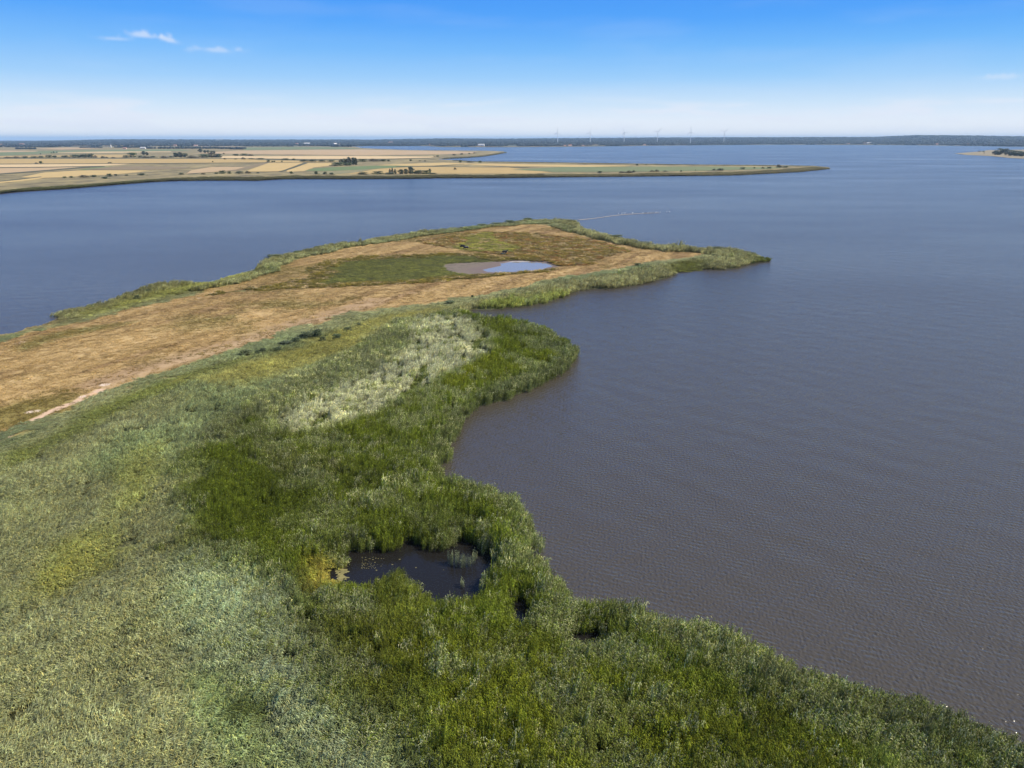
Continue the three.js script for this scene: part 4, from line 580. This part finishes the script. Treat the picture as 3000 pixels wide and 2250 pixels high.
// woods that read as a mass: belts behind the fields and on the far hills
{
  const g = crown(450, { lumps: 14, leaves: 130, shape: dome, puff: 1.3, leaf: 0.12, tint: [0.02, 0.038, 0.046] }), r = rng(71), ms = [], cs = [];  // leaf tint pushed to blue, carrying part of the distance haze
  const tree = (x, y, z, w, h) => { QY.setFromAxisAngle(UP, r() * 6.28); M4.compose(new THREE.Vector3(x, y, z), QY, new THREE.Vector3(w, h, w)); ms.push(...M4.elements); const t = 0.65 + 0.7 * r(); cs.push(t, t * (0.95 + 0.1 * r()), t); };
  const open = (px, s) => clearings.some(([a, b, cs0]) => px > a - 3 && px < b + 3 && s < cs0 + 0.025 && s > cs0 - 0.05);
  for (let i = 0; i < 34000; i++) {
    const px = lerp(-400, 3400, r()), s = Math.pow(r(), 1.6) * 1.03; if (open(px, s)) continue;
    if (s < 0.3 && fbm(px / 60, s * 26, 3) < 0.44 - (px < 1000 ? 0.0 : 0.06) || s < 0.006) continue;
    const p = farGround(px, s), k = 1 + s; tree(p[0], p[1] - 1, p[2], (16 + 22 * r()) * k, 6 + 7 * r());
  }
  for (let i = 0; i < 2600; i++) { const px = lerp(-400, 3400, r()), p = farGround(px, 1 + 0.02 * r()); tree(p[0], p[1] - 1, p[2], 30 + 30 * r(), 9 + 7 * r()); }
  const belt = (a, b, y, h, n) => { for (let i = 0; i < n; i++) { const px = lerp(a, b, r()), [x, z] = G(px, y + 0.8 * (r() - 0.5), LAND), w = 10 + 14 * r(); tree(x, LAND - 0.5, z, w, h * (0.6 + 0.6 * r())); } };
  belt(430, 640, 435.5, 9, 120); belt(640, 720, 436, 8, 60); belt(676, 712, 437.5, 10, 25); belt(48, 104, 437, 8, 26); belt(0, 130, 431, 9, 70); belt(130, 168, 431, 11, 40); belt(335, 430, 432.5, 10, 90); belt(230, 300, 433, 6, 40); belt(720, 860, 429, 7, 60); belt(970, 1030, 430, 14, 45); belt(255, 285, 432, 5, 14);
  stuff(copiesOf(g, ms, cs, leafy), 'far_woods', 'dark woods with haze blue put into the leaf colour, covering the far shore and horizon', 'woods');
}
// reed margins of the far land
{
  const r = rng(81), margin = (flat, depth, tall, tint, s) => { const p = poly(flat, 0.6); for (let i = 1; i < p.length; i++) { const [ax, az] = p[i - 1], [bx, bz] = p[i], L = Math.hypot(bx - ax, bz - az), n = Math.ceil(L * depth / (s * s)); for (let k = 0; k < n; k++) { const t = r(), d = depth * r() * (0.7 + 0.5 * vnoise((ax + t * L) / 40, i)); const t2 = 0.65 + 0.7 * fbm((ax + (bx - ax) * t) / 30, (az - d) / 12, 3); put('far_reed_margin', 'herb', (r() * 5) | 0, ax + (bx - ax) * t, LAND * Math.min(1, d / 6) - 0.1, az + (bz - az) * t - d, s * 1.5, tall * (0.7 + 0.5 * r()), r() * 6.28, tint.map(v => v * t2)); } } };
  margin([-150, 580, 0, 563, 110, 556, 180, 552, 250, 546, 350, 538, 430, 532], 62, 1.6, [0.095, 0.10, 0.024], 3);
  margin([430, 532, 520, 528, 620, 527, 700, 527, 740, 528, 830, 523, 1000, 523, 1200, 522, 1330, 520, 1450, 520, 1600, 518], 58, 1.6, [0.10, 0.095, 0.03], 3.2);
  margin([1600, 518, 1800, 516, 2000, 514, 2160, 512, 2230, 508, 2335, 503, 2395, 497, 2428, 493], 60, 1.3, [0.155, 0.14, 0.05], 3.4);
  margin([2380, 488, 2200, 485.5, 2050, 484.5, 1850, 481.5, 1600, 477.5, 1450, 475.5, 1400, 475, 1330, 471], 20, 1.2, [0.16, 0.15, 0.055], 4);
  margin([1478, 447, 1445, 453, 1410, 458, 1360, 462, 1300, 465], 90, 1.2, [0.17, 0.16, 0.07], 5);
  flush({ far_reed_margin: ['dark olive reed margin along the shore of the farmland', 'reeds'] });
}

// ---------------------------------------------------------------- islet on the right
{
  const pts = poly([2796, 450, 2832, 447, 2870, 444, 2895, 440, 3000, 438.5, 3150, 438, 3150, 474, 3000, 465, 2960, 463, 2900, 457, 2832, 454], 0.2), s = new THREE.Shape(pts.map(([x, z]) => new THREE.Vector2(x, -z))), g = new THREE.ExtrudeGeometry(s, { depth: 1.2, bevelEnabled: false }); g.rotateX(-Math.PI / 2); g.translate(0, -0.7, 0);
  const p = g.attributes.position, uv = g.attributes.uv; for (let i = 0; i < p.count; i++) uv.setXY(i, p.getX(i) / 120, -p.getZ(i) / 120);
  structure(new THREE.Mesh(g, earth([0.33, 0.26, 0.14], heathTex)), 'islet', 'low sandy islet with dark trees on the right', 'island');
  row([2918, 454, 22, 12, 2932, 454, 28, 20, 2949, 454, 30, 18, 2966, 456, 28, 17, 2982, 457, 30, 16, 2997, 458, 28, 15, 3014, 459, 30, 15], 0.6, 'dark tree on the low islet', 'trees on the low islet', 'tree');
  row([2870, 445, 8, 3, 2882, 445, 9, 3, 2884, 449, 4, 2], 0.6, 'small bush on the low islet', 'small bushes on the low islet');
}

// ---------------------------------------------------------------- wind turbines
const white = new THREE.MeshStandardMaterial({ color: RGB(0.78, 0.79, 0.8), roughness: 0.5 }), grey = new THREE.MeshStandardMaterial({ color: RGB(0.35, 0.37, 0.4), roughness: 0.6 });
function turbine() {
  const o = new THREE.Group(), pts = [[2.4, 0], [2.2, 10], [1.9, 35], [1.5, 80]].map(([x, y]) => new THREE.Vector2(x, y));
  part(new THREE.LatheGeometry(pts, 16), white, 'tower', o);
  const nac = new THREE.BoxGeometry(3.6, 3.8, 10, 2, 2, 4), p = nac.attributes.position; for (let i = 0; i < p.count; i++) { const k = 1 - 0.25 * Math.pow(Math.abs(p.getZ(i)) / 5, 3); p.setXYZ(i, p.getX(i) * k, p.getY(i) * k, p.getZ(i)); } nac.computeVertexNormals(); nac.translate(0, 81.5, -1.5); part(nac, white, 'nacelle', o);
  const rotor = new THREE.Group(); rotor.name = 'rotor'; rotor.position.set(0, 81.5, 5); o.add(rotor);
  const hub = new THREE.SphereGeometry(1.9, 14, 10); hub.scale(1, 1, 1.2); part(hub, white, 'hub', rotor);
  const pos = [], idx = [], N = 12; for (let i = 0; i <= N; i++) { const t = i / N, y = 1 + 46 * t, c = t < 0.18 ? lerp(0.9, 2.0, t / 0.18) : lerp(2.0, 0.25, (t - 0.18) / 0.82), th = lerp(0.8, 0.1, Math.pow(t, 0.6)), tw = lerp(0.5, 0.03, t); for (const [a, b] of [[-0.35, 0], [0.05, 0.5], [0.65, 0], [0.05, -0.5]]) { const X = a * c * 2, Z = b * th * 2; pos.push(X * Math.cos(tw) - Z * Math.sin(tw), y, X * Math.sin(tw) + Z * Math.cos(tw) + 1.2 * t * t); } if (i) for (let k = 0; k < 4; k++) { const a = (i - 1) * 4 + k, b = (i - 1) * 4 + (k + 1) % 4; idx.push(a, b, a + 4, b, b + 4, a + 4); } }
  const bg = new THREE.BufferGeometry(); bg.setAttribute('position', new THREE.Float32BufferAttribute(pos, 3)); bg.setIndex(idx); bg.computeVertexNormals();
  for (let k = 0; k < 3; k++) part(bg, white, 'blade', rotor).rotation.z = k * 2 * Math.PI / 3;
  return o;
}
const turb = turbine();
function placeTurbine(px, base, tip, turn, yaw, label, group, D) {   // base and tip rows of hub measured on the photograph
  const o = turb.clone(), [x, z] = G(px, 440, 0), a = Math.atan2(x, -z), hub = EYE + (408.3 - tip) / FOCAL * D / CT, foot = EYE + (408.3 - base) / FOCAL * D / CT;
  const k = (hub - foot) / 81.5; o.position.set(D * Math.sin(a), foot, -D * Math.cos(a)); o.scale.setScalar(k); o.rotation.y = yaw; o.getObjectByName('rotor').rotation.z = turn; thing(o, 'wind_turbine', label, 'wind turbine', group);
}
const bigT = [[1633, 417, 391.5, 0.02, -0.55, 'leftmost of the six tall turbines, one blade pointing straight up'], [1728, 417.5, 392, -0.25, -0.5, 'second of the six tall turbines from the left, upper blade tilted right'], [1827, 414.5, 391, 0.45, -0.7, 'third of the six tall turbines from the left, upper blade tilted left'], [1924, 415, 390.5, -0.8, -0.25, 'fourth of the six tall turbines from the left, two blades forming a V'], [2021, 417, 390.5, 0.1, -0.45, 'fifth of the six tall turbines from the left, above a pale field strip'], [2118, 414, 390.5, -0.85, -0.2, 'rightmost of the six tall turbines, two blades forming a V']];
for (const [px, b, t, turn, yaw, label] of bigT) placeTurbine(px, b, t, turn, yaw, label, 'six tall turbines across the water', 6900);
[533, 542.5, 550.5, 558, 565.5].forEach((px, i) => placeTurbine(px, 411.5, 405, i * 0.9, -0.5, `${ORD[i]} turbine from the left in the tiny leftmost cluster on the horizon`, 'tiny leftmost turbine cluster', 13000));
[638, 643.5, 648, 652.5, 657].forEach((px, i) => placeTurbine(px, 415.5, 405.5, i * 0.7 + 0.3, -0.5, `${ORD[i]} turbine from the left in the tight cluster above the pink field`, 'tight turbine cluster above the pink field', 9500));

// ---------------------------------------------------------------- farm buildings, far away
const wallW = new THREE.MeshStandardMaterial({ color: RGB(0.56, 0.53, 0.5), roughness: 0.9 }), wallP = new THREE.MeshStandardMaterial({ color: RGB(0.62, 0.42, 0.33), roughness: 0.9 }), roofR = new THREE.MeshStandardMaterial({ color: RGB(0.36, 0.2, 0.15), roughness: 0.9 }), roofG = new THREE.MeshStandardMaterial({ color: RGB(0.45, 0.44, 0.43), roughness: 0.8 }), paneM = new THREE.MeshStandardMaterial({ color: RGB(0.05, 0.06, 0.08), roughness: 0.2 });
function house(w, d, h, wall, roofM) {
  const o = new THREE.Group(), s = new THREE.Shape([new THREE.Vector2(-d / 2, 0), new THREE.Vector2(d / 2, 0), new THREE.Vector2(d / 2, h), new THREE.Vector2(0, h + d * 0.42), new THREE.Vector2(-d / 2, h)]);
  const g = new THREE.ExtrudeGeometry(s, { depth: w, bevelEnabled: false }); g.rotateY(Math.PI / 2); g.translate(-w / 2, 0, 0); const wm = part(g, wall, 'wall', o);
  const rs = []; for (const e of [-1, 1]) { const L = Math.hypot(d / 2 + 0.5, d * 0.42 + 0.4), b = new THREE.BoxGeometry(w + 1, 0.3, L); b.rotateX(e * Math.atan2(d * 0.42, d / 2)); b.translate(0, h + d * 0.2 + 0.18, e * (d / 4 + 0.1)); rs.push(b); } const rm = part(mergeGeometries(rs), roofM, 'roof', o);
  const ch = new THREE.BoxGeometry(0.9, 2.4, 0.9); ch.translate(w * 0.25, h + d * 0.42 + 0.3, 0); part(ch, wallP, 'chimney', rm);
  const n = Math.max(2, Math.round(w / 5)); for (let i = 0; i < n; i++) { const b = new THREE.BoxGeometry(1.3, 1.4, 0.2); b.translate(lerp(-w * 0.4, w * 0.4, i / (n - 1)), h * 0.55, d / 2 + 0.04); part(b, paneM, 'window', wm); }
  return o;
}
const models = [house(22, 9, 4.5, wallW, roofR), house(16, 8, 4, wallP, roofR), house(34, 14, 6, wallW, roofG), house(14, 8, 7, wallW, roofG)];
function farm(px, s, m, yaw, scale, label) { const o = models[m].clone(), p = s < 0 ? (() => { const [x, z] = G(px, -s, LAND); return [x, LAND, z]; })() : farGround(px, s); o.position.set(p[0], p[1], p[2]); o.rotation.y = yaw; o.scale.setScalar(scale * 0.82); thing(o, 'farmhouse', label, 'farmhouse'); }
farm(982, 0.055, 3, 0.9, 2.1, 'tall white gable house on the left end of the long white farmhouse'); farm(990, 0.05, 0, 0.2, 1.7, 'long white farmhouse before the dark wood by the far bay');
farm(1262, 0.07, 1, 0.1, 1.6, 'pale farmhouse among trees above the bay shore');
farm(1410, 0.05, 2, -0.3, 1.5, 'large pale barn right of the bay, among dark trees'); farm(1670, 0.02, 0, 0.2, 1.4, 'white house above the cream beach field under the first turbine'); farm(1655, 0.024, 1, 0, 1.2, 'small house left of the white one above the cream beach field');
farm(1708, 0.022, 0, 0.1, 0.9, 'tiny white house right of the cream beach field houses'); farm(1888, 0.03, 0, 0.3, 1.1, 'small white house near the shore under the third and fourth turbines'); farm(2484, 0.05, 0, 0, 1.5, 'white house above the long cream shore strip on the right');
farm(2533, 0.1, 0, 0, 1.4, 'white farm on the wooded slope left of the pale clearing'); farm(2545, 0.1, 2, 0, 1.4, 'light barn beside the white farm on the right hand slope'); farm(2578, 0.09, 1, 0, 1.5, 'pale red house under the high right hill'); farm(2744, 0.04, 0, 0.4, 1.5, 'white house near the right shore under the high hill');
farm(2834, 0.07, 0, 0.5, 1.3, 'white house left of the bright clearing on the right'); farm(292, 0.12, 0, 0.2, 1.6, 'white house high in the left woods'); farm(366, -436.5, 1, 0, 1.2, 'low yellowish shed at the far meadow edge'); farm(419, -436, 2, 0, 0.9, 'white shed at the far meadow edge right of the tower');
farm(900, 0.16, 2, 0, 1.6, 'pale grey barn in the woods left of the white farmhouse'); farm(870, 0.18, 0, 0, 1.4, 'white house in the woods above the grey meadow'); farm(791, 0.17, 1, 0.1, 1.4, 'pinkish house in the woods above the large stubble field'); farm(514, 0.045, 1, 0, 1.5, 'pink farmhouse at the wood edge above the cream field'); farm(574, 0.02, 0, 0.2, 1.3, 'white farmhouse at the edge of the pink field');
farm(1145, 0.3, 0, 0.2, 2, 'tiny white house high on the hillside above the bay'); farm(66, 0.2, 0, 0, 1.8, 'white house in the far left woods'); farm(3, 0.17, 1, 0, 1.8, 'pink house at the left frame edge in the woods');
{ // the round-roofed white tower
  const o = new THREE.Group(), [x, z] = G(325, 432, LAND); o.position.set(x, LAND, z); o.scale.setScalar(0.62);
  part(new THREE.CylinderGeometry(6, 6.6, 18, 20).translate(0, 9, 0), wallW, 'wall', o); part(new THREE.SphereGeometry(6.3, 20, 8, 0, 6.284, 0, 1.57).translate(0, 18, 0), roofG, 'roof', o); part(new THREE.BoxGeometry(3, 4, 1).translate(0, 2, 6.3), paneM, 'door', o);
  thing(o, 'white_tower', 'short white round tower with domed grey roof at the left wood edge', 'tower');
}

// ---------------------------------------------------------------- sand bar with birds
{
  const p = poly([1690, 644.2, 1740, 639.4, 1790, 632.2, 1830, 627.6, 1880, 625, 1925, 623.2, 1930, 623.6, 1880, 626, 1830, 628.9, 1793, 633, 1742, 640.2, 1700, 645], 0);
  const s = new THREE.Shape(p.map(([x, z]) => new THREE.Vector2(x, -z))), g = new THREE.ExtrudeGeometry(s, { depth: 0.18, bevelEnabled: false }); g.rotateX(-Math.PI / 2); g.translate(0, -0.1, 0);
  structure(new THREE.Mesh(g, new THREE.MeshStandardMaterial({ color: RGB(0.22, 0.20, 0.18), roughness: 0.8 })), 'sand_bar', 'thin pale sand bar running out from the back of the peninsula', 'sand bar');
  const body = new THREE.SphereGeometry(0.33, 12, 8); body.scale(1.5, 0.8, 0.85); body.translate(0, 0.42, 0);
  const neck = new THREE.TubeGeometry(new THREE.CatmullRomCurve3([new THREE.Vector3(0.38, 0.48, 0), new THREE.Vector3(0.58, 0.66, 0), new THREE.Vector3(0.52, 0.92, 0), new THREE.Vector3(0.66, 1.05, 0)]), 10, 0.065, 6), head = new THREE.SphereGeometry(0.09, 8, 6).scale(1.4, 1, 1).translate(0.7, 1.05, 0), tail = new THREE.ConeGeometry(0.2, 0.4, 8).rotateZ(Math.PI / 2).translate(-0.55, 0.45, 0), beak = new THREE.ConeGeometry(0.035, 0.16, 6).rotateZ(-Math.PI / 2).translate(0.88, 1.03, 0);
  const legs = [-0.1, 0.1].map(e => new THREE.CylinderGeometry(0.02, 0.02, 0.3, 5).translate(0, 0.13, e));
  const bg = mergeGeometries([body, neck, head, tail, beak, ...legs].map(q => q.toNonIndexed())), wm = new THREE.MeshStandardMaterial({ color: RGB(0.66, 0.66, 0.64), roughness: 0.8 }), dm = new THREE.MeshStandardMaterial({ color: RGB(0.06, 0.06, 0.06), roughness: 0.8 }), r = rng(88);
  const counts = [0, 0];
  for (const [px, py, dark] of [[1812, 627, 0], [1821, 626, 0], [1823, 625.6, 0], [1829, 625.6, 0], [1833, 624.7, 0], [1853, 625, 0], [1884, 624.4, 0], [1889, 624.5, 1], [1894, 624.5, 1], [1898, 624, 0], [1903, 623.6, 1], [1907, 623.4, 0], [1913, 623.2, 1], [1921, 623, 0], [1925, 623, 0], [1930, 623, 0], [1934, 622.8, 0], [1954, 622.2, 0], [1961, 622, 0], [1963, 621.6, 0]]) {
    const b = new THREE.Mesh(bg, dark ? dm : wm), [x, z] = G(px, py, 0.05); b.position.set(x, 0.04, z); b.rotation.y = r() * 6.28; b.scale.setScalar(0.55 + 0.2 * r());
    const nth = ORD[counts[dark]++]; thing(b, 'bird', dark ? `${nth} dark bird from the left on the thin sand bar` : `${nth} white bird from the left along the thin sand bar`, 'bird', dark ? 'dark birds on the sand bar' : 'white birds on the sand bar');
  }
}

// ---------------------------------------------------------------- cattle
function cowGeometry(lying, grazing) {
  const J = [], seg = (a, b, ra, rb) => J.push([a, b, ra, rb]);
  const y0 = lying ? 0.38 : 0.95;
  seg([-0.7, y0, 0], [0.0, y0 - 0.04, 0], 0.34, 0.37); seg([0, y0 - 0.04, 0], [0.62, y0 + 0.02, 0], 0.37, 0.33); seg([-0.78, y0 + 0.12, 0], [-0.2, y0 + 0.16, 0], 0.24, 0.24); seg([0.1, y0 + 0.16, 0], [0.72, y0 + 0.14, 0], 0.24, 0.24);
  const nk = grazing ? [1.12, 0.55, 0] : [1.1, y0 + 0.42, 0], mz = grazing ? [1.3, 0.14, 0] : [1.46, y0 + 0.26, 0];
  seg([0.7, y0 + 0.1, 0], nk, 0.25, 0.15); seg(nk, mz, 0.15, 0.085); seg([nk[0] - 0.02, nk[1] + 0.1, 0.1], [nk[0] - 0.08, nk[1] + 0.12, 0.28], 0.05, 0.03); seg([nk[0] - 0.02, nk[1] + 0.1, -0.1], [nk[0] - 0.08, nk[1] + 0.12, -0.28], 0.05, 0.03);
  for (const e of [-1, 1]) {
    if (lying) { seg([0.5, 0.25, 0.2 * e], [0.85, 0.1, 0.28 * e], 0.14, 0.07); seg([0.85, 0.1, 0.28 * e], [0.5, 0.07, 0.34 * e], 0.07, 0.05); seg([-0.6, 0.28, 0.22 * e], [-0.2, 0.12, 0.4 * e], 0.2, 0.09); seg([-0.2, 0.12, 0.4 * e], [-0.6, 0.07, 0.44 * e], 0.08, 0.05); } else {
      seg([0.58, 0.8, 0.18 * e], [0.6, 0.42, 0.18 * e], 0.15, 0.075); seg([0.6, 0.42, 0.18 * e], [0.58, 0.06, 0.18 * e], 0.07, 0.055);
      seg([-0.72, 0.88, 0.19 * e], [-0.58, 0.58, 0.19 * e], 0.2, 0.11); seg([-0.58, 0.58, 0.19 * e], [-0.82, 0.4, 0.19 * e], 0.1, 0.065); seg([-0.82, 0.4, 0.19 * e], [-0.78, 0.06, 0.19 * e], 0.062, 0.055);
    }
  }
  seg([-1.02, y0 + 0.2, 0], [-1.08, y0 - 0.32, 0], 0.05, 0.035);
  const N = 60, S = 1.7, mc = new MarchingCubes(N, new THREE.MeshBasicMaterial(), false, false, 60000); mc.isolation = 0;
  for (let k = 0; k < N; k++) for (let j = 0; j < N; j++) for (let i = 0; i < N; i++) {
    const p = [(i / N * 2 - 1) * S, (j / N * 2 - 1) * S + 0.8, (k / N * 2 - 1) * S]; let acc = 0;
    for (const [a, b, ra, rb] of J) { const ex = b[0] - a[0], ey = b[1] - a[1], ez = b[2] - a[2], wx = p[0] - a[0], wy = p[1] - a[1], wz = p[2] - a[2], t = clamp((wx * ex + wy * ey + wz * ez) / (ex * ex + ey * ey + ez * ez)); acc += Math.exp(-22 * (Math.hypot(wx - ex * t, wy - ey * t, wz - ez * t) - lerp(ra, rb, t))); }
    mc.field[k * N * N + j * N + i] = Math.log(acc + 1e-30) / 22;
  }
  mc.update();
  const n = mc.count, pos = new Float32Array(n * 3), nor = new Float32Array(n * 3); for (let i = 0; i < n; i++) { pos.set([mc.positionArray[i * 3] * S, mc.positionArray[i * 3 + 1] * S + 0.8, mc.positionArray[i * 3 + 2] * S], i * 3); nor.set([mc.normalArray[i * 3], mc.normalArray[i * 3 + 1], mc.normalArray[i * 3 + 2]], i * 3); }
  const g = new THREE.BufferGeometry(); g.setAttribute('position', new THREE.BufferAttribute(pos, 3)); g.setAttribute('normal', new THREE.BufferAttribute(nor, 3)); return g;
}
{
  const hide = new THREE.MeshStandardMaterial({ color: RGB(0.012, 0.012, 0.015), roughness: 0.55 }), graze = cowGeometry(false, true), stand = cowGeometry(false, false), lie = cowGeometry(true, false);
  const cow = (g, px, py, yaw, label) => { const m = new THREE.Mesh(g, hide), [x, z] = G(px, py, 0.5); m.position.set(x, heightAt(x, z), z); m.rotation.y = yaw; thing(m, 'cow', label, 'cow'); };
  cow(graze, 1356, 727, Math.PI - 0.15, 'black cow grazing at the edge of the green patch, the farther of the pair'); cow(graze, 1366, 731.5, Math.PI + 0.5, 'black cow grazing head down, nearer of the pair at the green patch');
  cow(lie, 1474, 747, 0.25, 'black cow lying on dry grass above the lagoon'); cow(stand, 1479, 743, 0.1, 'black cow standing right behind the lying cow above the lagoon');
}
console.log('copies', planted);
renderer.render(scene, camera);
